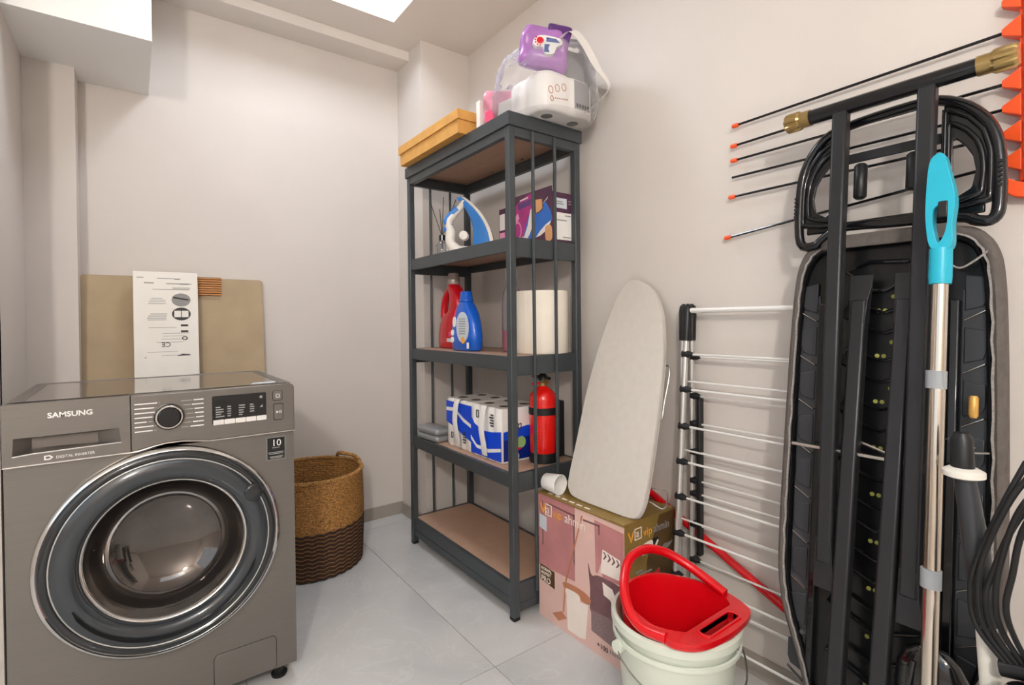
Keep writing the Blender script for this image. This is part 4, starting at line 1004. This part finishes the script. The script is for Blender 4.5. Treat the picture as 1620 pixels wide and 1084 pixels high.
def drying_rack():
    t = thing('drying_rack', 'folded silver clothes drying rack with black joints leaning on the wall', 'drying rack', (1.33, .66, 0))
    o = Vector((1.33, .66, 0))
    yl, yr = .935, .385
    def Pf(y, z): return Vector((1.272+.09*z, y, z))-o      # front leg frame
    def Pm(y, z): return Vector((1.325+.045*z, y, z))-o     # middle frame
    def Pb(y, z): return Vector((1.375+.012*z, y, z))-o     # back frame
    for y, s in ((yl, 1), (yr, -1)):
        obj('upright', G().tube([Pf(y, .0), Pf(y, .97)], .0085, 12), 'alu', t)
        obj('upright', G().tube([Pm(y-s*.0+.018, .03), Pm(y+.018, .97)], .0085, 12), 'alu', t)
        obj('upright', G().tube([Pb(y, .02), Pb(y, .97)], .0085, 12), 'alu', t)
        obj('rail_cover', G().bar(Pb(y-.028*s, .30), Pb(y-.028*s, .78), .014, .022), 'black_plastic', t, bevel=.003)
        for P, w_ in ((Pf, .011), (Pm, .011), (Pb, .011)):
            yy = y+(.018 if P is Pm else 0)
            obj('joint_cap', G().tube([P(yy,.955), P(yy,1.045), P(yy,1.06), P(yy,1.068)], [w_+.001, w_+.003, w_+.001, .004], 12), 'black_plastic', t, smooth=50)
        obj('joint_bridge', G().bar(Pf(y, 1.045), Pb(y, 1.045), .022, .026), 'black_plastic', t, bevel=.006)
    obj('top_bar', G().tube([Pb(yl, 1.047)+Vector((-.02,0,0)), Pb(yr, 1.047)+Vector((-.02,0,0))], .008, 12), 'rod_white', t)
    for z in (.914,.808,.697,.592,.488,.381,.26,.13):
        r = obj('rod', G().tube([Pf(yl, z), Pf(yr, z)], .0035, 8), 'rod_white', t)
        for y, s in ((yl, -1), (yr, 1)):
            obj('rod_holder', G().tube([Pf(y, z)-Vector((0,s*.008,0)), Pf(y, z)+Vector((0,s*.010,0)), Pf(y, z)+Vector((0,s*.026,0))], [.0125,.011,.006], 10), 'black_plastic', r)
    for z in (.905,.785,.70,.613,.525,.485,.39,.282,.17):
        r = obj('rod', G().tube([Pb(yl-.012, z), Pb(yr+.012, z)], .003, 8), 'rod_white', t)
        for y, s in ((yl, -1), (yr, 1)):
            obj('rod_holder', G().tube([Pb(y, z), Pb(y, z)+Vector((0,s*.018,0)), Pb(y, z)+Vector((0,s*.03,0))], [.012,.010,.005], 10), 'black_plastic', r)
    for z in (.83,.62,.41,.2):
        obj('rod', G().tube([Pm(yl+.018, z), Pm(yr+.018, z)], .003, 8), 'rod_white', t)
drying_rack()

def rod_hanger():
    t = thing('rod_hanger', 'orange wall bracket holding black rods with orange tips', 'wall hanger', (1.42, .185, 1.25))
    o = Vector((1.42, .185, 1.25))
    obj('backplate', G().box(-.022, 0, -.04, .024, .035, .46), 'orange_plastic', t, bevel=.003)
    obj('rib', G().box(-.038, -.022, -.034, .014, .035, .46), 'orange_plastic', t, bevel=.003)
    fp = obj('foot', G().prism(smooth2([(-.04,.0),(.01,.0),(.040,.012),(.042,.042),(.015,.030),(-.04,.034)], 4), -.03, 0, 'x'), 'orange_plastic', t, bevel=.002)
    obj('screw', G().lathe([(.001,-.032),(.006,-.032),(.007,-.030)], (0,.0,.017), 14, 'x', True, False), 'chrome', fp)
    tips = {1.584: (1.577, .798), 1.530: (1.520, .803), 1.482: (1.478, .803), 1.432: (1.430, .807), 1.380: (1.374, .810), 1.326: (1.258, .824)}
    for z in (1.640, 1.584, 1.530, 1.482, 1.432, 1.380, 1.326):
        zz = z-o.z
        # pyramid-shaped socket
        base = [(-.034, .020, zz-.022), (0, .020, zz-.022), (0, .020, zz+.022), (-.034, .020, zz+.022)]
        tip = [(-.026, .049, zz-.006), (-.012, .049, zz-.006), (-.012, .049, zz+.006), (-.026, .049, zz+.006)]
        obj('socket', G().rings([base, tip]), 'orange_plastic', t, smooth=0, bevel=.0015)
        if z in tips:
            z2, y2 = tips[z]
            a = Vector((-.019, .03, zz)); b = Vector((-.019, y2-o.y, z2-o.z))
            r = obj('rod', G().tube([a, b], .0035, 8), 'black_steel', t)
            if z != 1.432:
                d = (b-a).normalized(); obj('tip_cap', G().tube([b-d*.012, b-d*.01, b+d*.006, b+d*.008], [.0045,.0062,.0062,.004], 10), 'orange_plastic', r)
rod_hanger()

# ================================================================== FULL-SIZE IRONING BOARD, underside towards the room
def ironing_board():
    K = .11; th = math.atan(K); nn = math.sqrt(1+K*K)
    X0, YC = 1.1792, .402
    t = thing('ironing_board', 'large black folded ironing board leaning on the wall, legs towards the room', 'ironing board', (X0, YC, 0), (0, th, 0))
    # local: x to the wall (negative = towards the room), y sideways, z along the board
    left = [(.06,.0),(.10,.10),(.131,.21),(.156,.28),(.179,.344),(.194,.42),(.197,.52),(.196,.65),(.194,.80),(.191,.95),(.186,1.08),(.176,1.15),(.150,1.19),(.10,1.203),(.0,1.206)]
    loop = left+[(-y, z) for y, z in reversed(left[:-1])]
    loop = smooth2(loop, 4)
    loop = [(y, max(0.002, z*nn)) for y, z in loop]
    def ring(x, f, dz=.0): return [(x, y*f, .62+(z-.62)*(1-(1-f)*.35)+dz) for y, z in loop]
    obj('panel', G().rings([ring(.012,.88), ring(.006,.88)]), 'mesh_black', t, smooth=0)
    obj('panel_rim', G().rings([ring(.012,.905), ring(-.008,.905), ring(-.012,.89), ring(-.008,.87), ring(.010,.865)], False, False), 'black_steel', t, smooth=50)
    # grey cover wrapped over the edge
    obj('cloth_cover', G().rings([ring(.012,.90), ring(-.008,.915), ring(-.012,.95), ring(-.008,.985), ring(.004,1.0), ring(.030,1.0), ring(.040,.985), ring(.042,.94)], False, True), 'cloth_grey', t, smooth=60)
    hem = [(-.0095, y*.917, .62+(z-.62)*(1-.083*.35)) for y, z in loop]
    hem = [(x-.001*math.sin(i*1.9), y+.0015*math.sin(i*2.7), z) for i, (x, y, z) in enumerate(hem)]
    obj('elastic_hem', G().tube(hem, .0025, 5, True), 'cloth_hem', t)
    # pressed ladder ribs along both sides
    for s in (1, -1):
        obj('side_channel', G().bar((0, s*.118, .12), (0, s*.118, 1.06), .016, .018), 'black_steel', t, bevel=.003)
        obj('side_strip', G().prism([(s*.128,.24),(s*.160,.30),(s*.168,.40),(s*.168,1.06),(s*.128,1.08)], .0015, .006, 'x'), 'dark_grey', t, bevel=.001)
        for k in range(9):
            z = .20+k*.102
            obj('pressed_rib', G().rings([[(.002, s*.130, z), (.002, s*.166, z+.020), (.002, s*.166, z+.025), (.002, s*.130, z+.005)], [(-.006, s*.132, z+.002), (-.006, s*.164, z+.021), (-.006, s*.164, z+.023), (-.006, s*.132, z+.003)]]), 'wire_steel', t, smooth=0)  # bright steel colour stands in for white highlights on the slanted ribs
            obj('pressed_panel', G().prism([(s*.132, z+.022), (s*.160, z+.030), (s*.166, z+.045), (s*.166, z+.085), (s*.132, z+.092)], -.0015, .0035, 'x'), 'dark_grey', t, bevel=.002)
    # diamond ribs down the middle
    for k in range(9):
        z = .16+k*.104; wd = .085
        lo = [(-.003, 0, z), (-.003, wd, z+.035), (-.001, wd*.8, z+.07), (-.001, 0, z+.045), (-.001, -wd*.8, z+.07), (-.001, -wd, z+.035)]
        obj('diamond_rib', G().tube(lo, .0035, 6, True), 'black_steel', t)
    lo = [(-.002, -.05, 1.145), (-.002, .03, 1.15), (-.002, .075, 1.13), (-.002, .02, 1.085), (-.002, -.0, 1.085), (-.002, -.06, 1.125)]
    obj('diamond_rib', G().tube(lo, .004, 6, True), 'black_steel', t)
    # vent holes through which the cover shows
    hole = None
    for i, y in enumerate((.056, .0, -.014, -.062, .012)):
        for k in range(10):
            z = .13+k*.098+(i % 3)*.03
            h = obj('vent_hole', G().lathe([(.0045,.0),(.001,-.0006)], (.0055, y, z), 10, 'x', False, True), 'hole_green', t) if hole is None else None
            if hole is None: hole = (h, y, z)
            else:
                h = hole[0].copy(); COL.objects.link(h); h.parent = t; h.location = (0, y-hole[1], z-hole[2])
    # iron rest: pressed tray, two D-shaped halves joined by bars
    outer = smooth2([(.172,1.20),(.178,1.29),(.170,1.375),(.135,1.435),(.085,1.458),(-.04,1.466),(-.10,1.455),(-.150,1.41),(-.176,1.345),(-.180,1.235),(-.172,1.203),(-.15,1.203),(-.12,1.215),(.0,1.222),(.085,1.225),(.12,1.205),(.14,1.19)], 4)
    outer = [(y, z*nn) for y, z in outer]
    rest = obj('iron_rest', G().tube([(-.012, y, z) for y, z in outer], .011, 8, True), 'black_steel', t, smooth=60)
    for s in (1, -1):
        q_ = .075 if s > 0 else .095
        arc = [(.172, 1.235), (.172, 1.335), (.160, 1.385), (.135, 1.42), (.10, 1.445), (q_, 1.452)]
        o_ = [(s*a, b*nn) for a, b in [(q_, 1.232)]+[(.12, 1.228)]+arc]
        hol = [(.112, 1.262), (.120, 1.255), (.140, 1.268), (.146, 1.30), (.141, 1.33), (.130, 1.352), (.116, 1.37), (.110, 1.37)]
        i_ = [(s*a, b*nn) for a, b in hol]
        def resample(lp, n=48):
            L_ = [math.hypot(lp[(k+1) % len(lp)][0]-lp[k][0], lp[(k+1) % len(lp)][1]-lp[k][1]) for k in range(len(lp))]; T = sum(L_); out = []
            for q in range(n):
                d = T*q/n; k = 0
                while d > L_[k]: d -= L_[k]; k += 1
                u = d/L_[k]; a, b = lp[k], lp[(k+1) % len(lp)]; out.append((a[0]+(b[0]-a[0])*u, a[1]+(b[1]-a[1])*u))
            return out
        o_ = resample(o_); i_ = resample(i_)
        obj('rest_plate', G().strip(o_, i_, -.016, -.008, 'x'), 'black_steel', rest, bevel=.002, smooth=0)
        for f, rr_ in ((.84, .0055), (.45, .0055)):
            lp = [(-.017, i_[k][0]+(o_[k][0]-i_[k][0])*f, i_[k][1]+(o_[k][1]-i_[k][1])*f) for k in range(len(o_))]
            obj('pressed_ridge', G().tube(lp, rr_, 6, True), 'black_steel', rest, smooth=70)
        obj('silicone_pad', G().tube([(-.018,s*.048,1.29),(-.018,s*.048,1.295),(-.018,s*.048,1.365),(-.018,s*.048,1.37)], [.008,.013,.013,.008], 12), 'black_plastic', rest, smooth=60)
        g = G()
        for k in range(6): g.box(-.026, -.012, s*.182-.003, s*.182+.003, 1.268+k*.009, 1.273+k*.009)
        obj('grip_ridges', g, 'black_plastic', rest, smooth=0)
    obj('rest_bar', G().bar((-.008,.15,1.39), (-.008,-.15,1.39), .022, .006, up=(1,0,0)), 'tube_steel', rest, bevel=.002)
    obj('rest_bar', G().bar((-.008,.16,1.235), (-.008,-.16,1.235), .02, .008, up=(1,0,0)), 'black_steel', rest, bevel=.003)
    obj('cover_flap', G().bar((-.014,.125,1.198), (-.014,-.12,1.198), .03, .006, up=(1,0,0)), 'cloth_grey', t, bevel=.002)
    obj('cover_cord', G().tube(smoothpath([(-.012,-.10,1.14),(-.014,-.125,1.12),(-.012,-.15,1.135),(-.01,-.165,1.15)], 5), .002, 6), 'cloth_hem', t)
    # legs: outer pair carries the cross foot at the top, inner pair reaches the floor
    def leg(nm, y0, z0, n0, y1, z1, n1, flare_end):
        a = Vector((-n0, y0, z0)); b = Vector((-n1, y1, z1))
        g = G().bar(a, b, .030, .028, up=(1,0,0))
        o = obj(nm, g, 'tube_steel', t, bevel=.005)
        e = b if flare_end else a; d = (b-a).normalized()*(1 if flare_end else -1)
        rs = []
        for f, wd, tk in ((-.05,.030,.027),(.0,.034,.02),(.03,.042,.006),(.055,.042,.004)):
            c = e+d*f; rs.append([c+Vector((-tk/2,-wd/2,0)), c+Vector((-tk/2,wd/2,0)), c+Vector((tk/2,wd/2,0)), c+Vector((tk/2,-wd/2,0))])
        obj('flared_end', G().rings(rs), 'tube_steel', o, bevel=.001)
        return o
    leg('leg', .072, 1.478, .070, .069, .50, .068, True)
    leg('leg', -.082, 1.478, .070, -.078, .49, .068, True)
    leg('leg', .033, 1.06, .036, .036, .02, .096, False)
    leg('leg', -.048, 1.06, .036, -.034, .02, .096, False)
    cf = obj('cross_foot', G().tube([(-.072,.137,1.487), (-.072,-.158,1.487)], .0165, 16), 'black_steel', t, smooth=50)
    for s, y0, y1 in ((1,.135,.190), (-1,-.156,-.212)):
        obj('cap_collar', G().tube([(-.072,y0,1.487), (-.072,y0+s*.022,1.487)], .0185, 20), 'brass', cf, smooth=50)
        lob = []
        for k in range(48):
            a = 2*PI*k/48; r_ = .0225 if (k//3) % 2 == 0 else .0195
            lob.append((r_*math.cos(a), r_*math.sin(a)))
        ya, yb = y0+s*.020, y1
        obj('end_cap', G().rings([[(-.072+p*.85, ya, 1.487+q*.85) for p, q in lob], [(-.072+p, ya+s*.005, 1.487+q) for p, q in lob], [(-.072+p, yb-s*.005, 1.487+q) for p, q in lob], [(-.072+p*.8, yb, 1.487+q*.8) for p, q in lob]]), 'brass', cf, smooth=30)
    obj('floor_foot', G().tube([(-.096,.15,.018), (-.096,-.15,.018)], .0165, 14), 'black_steel', t)
    obj('pivot_axle', G().tube([(-.058,.15,.735), (-.058,-.14,.735)], .004, 8), 'wire_steel', t)
    obj('lock_rod', G().tube([(-.03,.03,.76), (-.03,-.10,.72)], .003, 6), 'wire_steel', t)
    # height catch at the right edge
    obj('catch_spring', G().tube(smoothpath([(-.03,-.115,.790),(-.032,-.127,.789),(-.034,-.138,.765),(-.036,-.146,.755),(-.038,-.15,.76),(-.036,-.152,.775),(-.034,-.158,.782)], 5), .0018, 6), 'wire_steel', t)
    g = G()
    for k in range(5): g.tube([(-.036+.006*math.cos(2*PI*j/12), -.140-k*.0036, .758+.006*math.sin(2*PI*j/12)) for j in range(12)], .0015, 5, True)
    obj('spring_coil', g, 'wire_steel', t)
    obj('catch_grip', G().tube([(-.03,-.154,.835),(-.03,-.154,.84),(-.03,-.154,.872),(-.03,-.154,.876)], [.005,.0075,.0075,.005], 10), 'brass_wood', t)
    obj('catch_bolt', G().tube([(-.032,-.158,.772),(-.032,-.178,.775)], .002, 6), 'wire_steel', t)
ironing_board()

def squeegee_mop():
    k = .10
    t = thing('flat_mop', 'mop with turquoise grip and steel pole leaning against the ironing board', 'mop', (1.2-k*1.31, .282, 0), (0, math.atan(k), 0))
    n_ = math.sqrt(1+k*k)
    obj('pole', G().tube([(0,0,.05), (0,-.002,1.10)], .0125, 20), 'steel_pole', t, smooth=50)
    for z in (.562,.912): obj('pole_ring', G().tube([(0,0,z-.016), (0,0,z+.016)], .0155, 20), 'grey_plastic', t)
    # grip: open loop
    obj('grip_sleeve', G().tube([(0,-.002,1.085),(0,-.002,1.10),(0,-.002,1.15)], [.0165,.0175,.017], 16), 'turquoise', t, smooth=50)
    o_ = smooth2([(-.019,1.145),(.014,1.145),(.024,1.19),(.025,1.24),(.021,1.30),(.010,1.318),(-.004,1.316),(-.012,1.29),(-.024,1.235),(-.021,1.19)], 5)
    i_ = smooth2([(-.004,1.16),(.003,1.155),(.010,1.175),(.013,1.195),(.012,1.215),(.004,1.222),(-.004,1.22),(-.011,1.215),(-.013,1.195),(-.010,1.175)], 5)
    obj('grip', G().strip([(y*.86-.002, z*n_) for y, z in o_], [(y*.8-.002, z*n_) for y, z in i_], -.013, .013, 'x'), 'turquoise', t, bevel=.005, smooth=50)
    obj('release_button', G().box(-.014,.012,-.014,.002,1.205,1.236), 'black_plastic', t, bevel=.003)
    obj('mop_head', G().prism(rrect(-.20,.03,-.035,.035,.01), .012, .03, 'z'), 'grey_plastic', t, bevel=.003)
    obj('mop_pad', G().prism(rrect(-.205,.035,-.038,.038,.012), .0, .014, 'z'), 'cloth_grey', t)
    obj('head_joint', G().tube([(0,0,.025), (0,0,.075)], .016, 14), 'grey_plastic', t)
squeegee_mop()

t = thing('dustpan', 'glossy black round-topped dustpan standing on end behind the mop pole', 'dustpan', (1.142, .285, 0))
def dp(z, ry, rx): return [(rx*math.cos(2*PI*k/32), ry*math.sin(2*PI*k/32), z) for k in range(32)]
obj('pan', G().rings([dp(0,.052,.022), dp(.30,.056,.026), dp(.345,.057,.027), dp(.385,.052,.024), dp(.41,.040,.019), dp(.425,.024,.012), dp(.430,.008,.005)]), 'black_gloss', t, smooth=60)
obj('ridge', G().tube([(-.028,.03,.05),(-.029,.03,.34),(-.02,.022,.40)], .004, 8), 'black_gloss', t)

def steam_cleaner():
    t = thing('steam_mop', 'dark steam mop with pale collar and white lower tube at the right edge', 'steam mop', (1.09, .185, 0))
    a = Vector((-.0, .045, .79)); b = Vector((.0, .018, .53)); c = Vector((.0, .004, .30))
    obj('handle_tube', G().tube([a+Vector((0,0,-.02)), (a+b)/2, b], [.014,.0175,.0195], 16), 'dark_grey', t, smooth=50)
    obj('neck', G().tube([a+Vector((0,.001,-.02)), a+Vector((0,.002,.03)), a+Vector((0,.002,.04))], [.016,.015,.010], 14), 'black_plastic', t)
    obj('collar', G().tube([(0, a.y+.024*math.cos(0), a.z-.022)] if False else [a+Vector((0,0,-.034)), a+Vector((0,0,-.030)), a+Vector((0,0,-.022)), a+Vector((0,0,-.016))], [.018,.028,.028,.018], 20), 'off_white', t, smooth=50)
    obj('lower_tube', G().tube([b+Vector((0,.001,.01)), c, Vector((0,-.002,.08))], [.0135,.0155,.0155], 16), 'off_white', t, smooth=50)
    obj('floor_head', G().prism(rrect(.03,.10,-.04,.06,.02), .0, .05, 'z'), 'black_plastic', t, bevel=.008)
    obj('head_joint', G().tube([(.05,.0,.04), (.02,-.002,.10), (0,-.002,.14)], .016, 14), 'black_plastic', t)
    # its cord hung in loops
    t2 = thing('cord_bundle', 'loops of black cord hanging at the right edge beside the ironing board', 'cord', (1.06, .17, .52))
    for k, (y0, y1, zt, dy) in enumerate(((.005,.040,.80,.012),(-.006,.030,.815,.004),(-.015,.020,.79,-.004),(-.024,.008,.82,-.012),(-.03,-.004,.80,-.018))):
        pth = smoothpath([(-.01*k+.02, y0-.02-.012*k, zt-.52), (-.006*k, y0+.004, zt-.52-.07), (-.004*k, y1, zt-.52-.17), (-.004*k, y1+.006, .06), (0, y1-.002, .012), (.004, dy-.01, -.035)], 8)
        obj('cord_loop', G().tube(pth, .0042, 8), 'black_rubber', t2, smooth=60)
    obj('cord_clip', G().tube([(.004,.012,-.04), (.004,-.03,-.03)], .012, 12), 'black_plastic', t2)
    t3 = thing('canister', 'black rounded canister with white top at the lower right edge', 'canister', (1.03, .135, 0))
    obj('body', G().lathe([(.001,0),(.055,0),(.058,.01),(.058,.40),(.052,.45),(.036,.475),(.02,.48)], n=36, cap0=True, cap1=True), 'black_gloss', t3, smooth=50)
    obj('white_grip', G().tube([(0,-.004,.47), (0,-.03,.58), (0,-.04,.70)], [.020,.019,.018], 16), 'off_white', t3, smooth=50)
steam_cleaner()
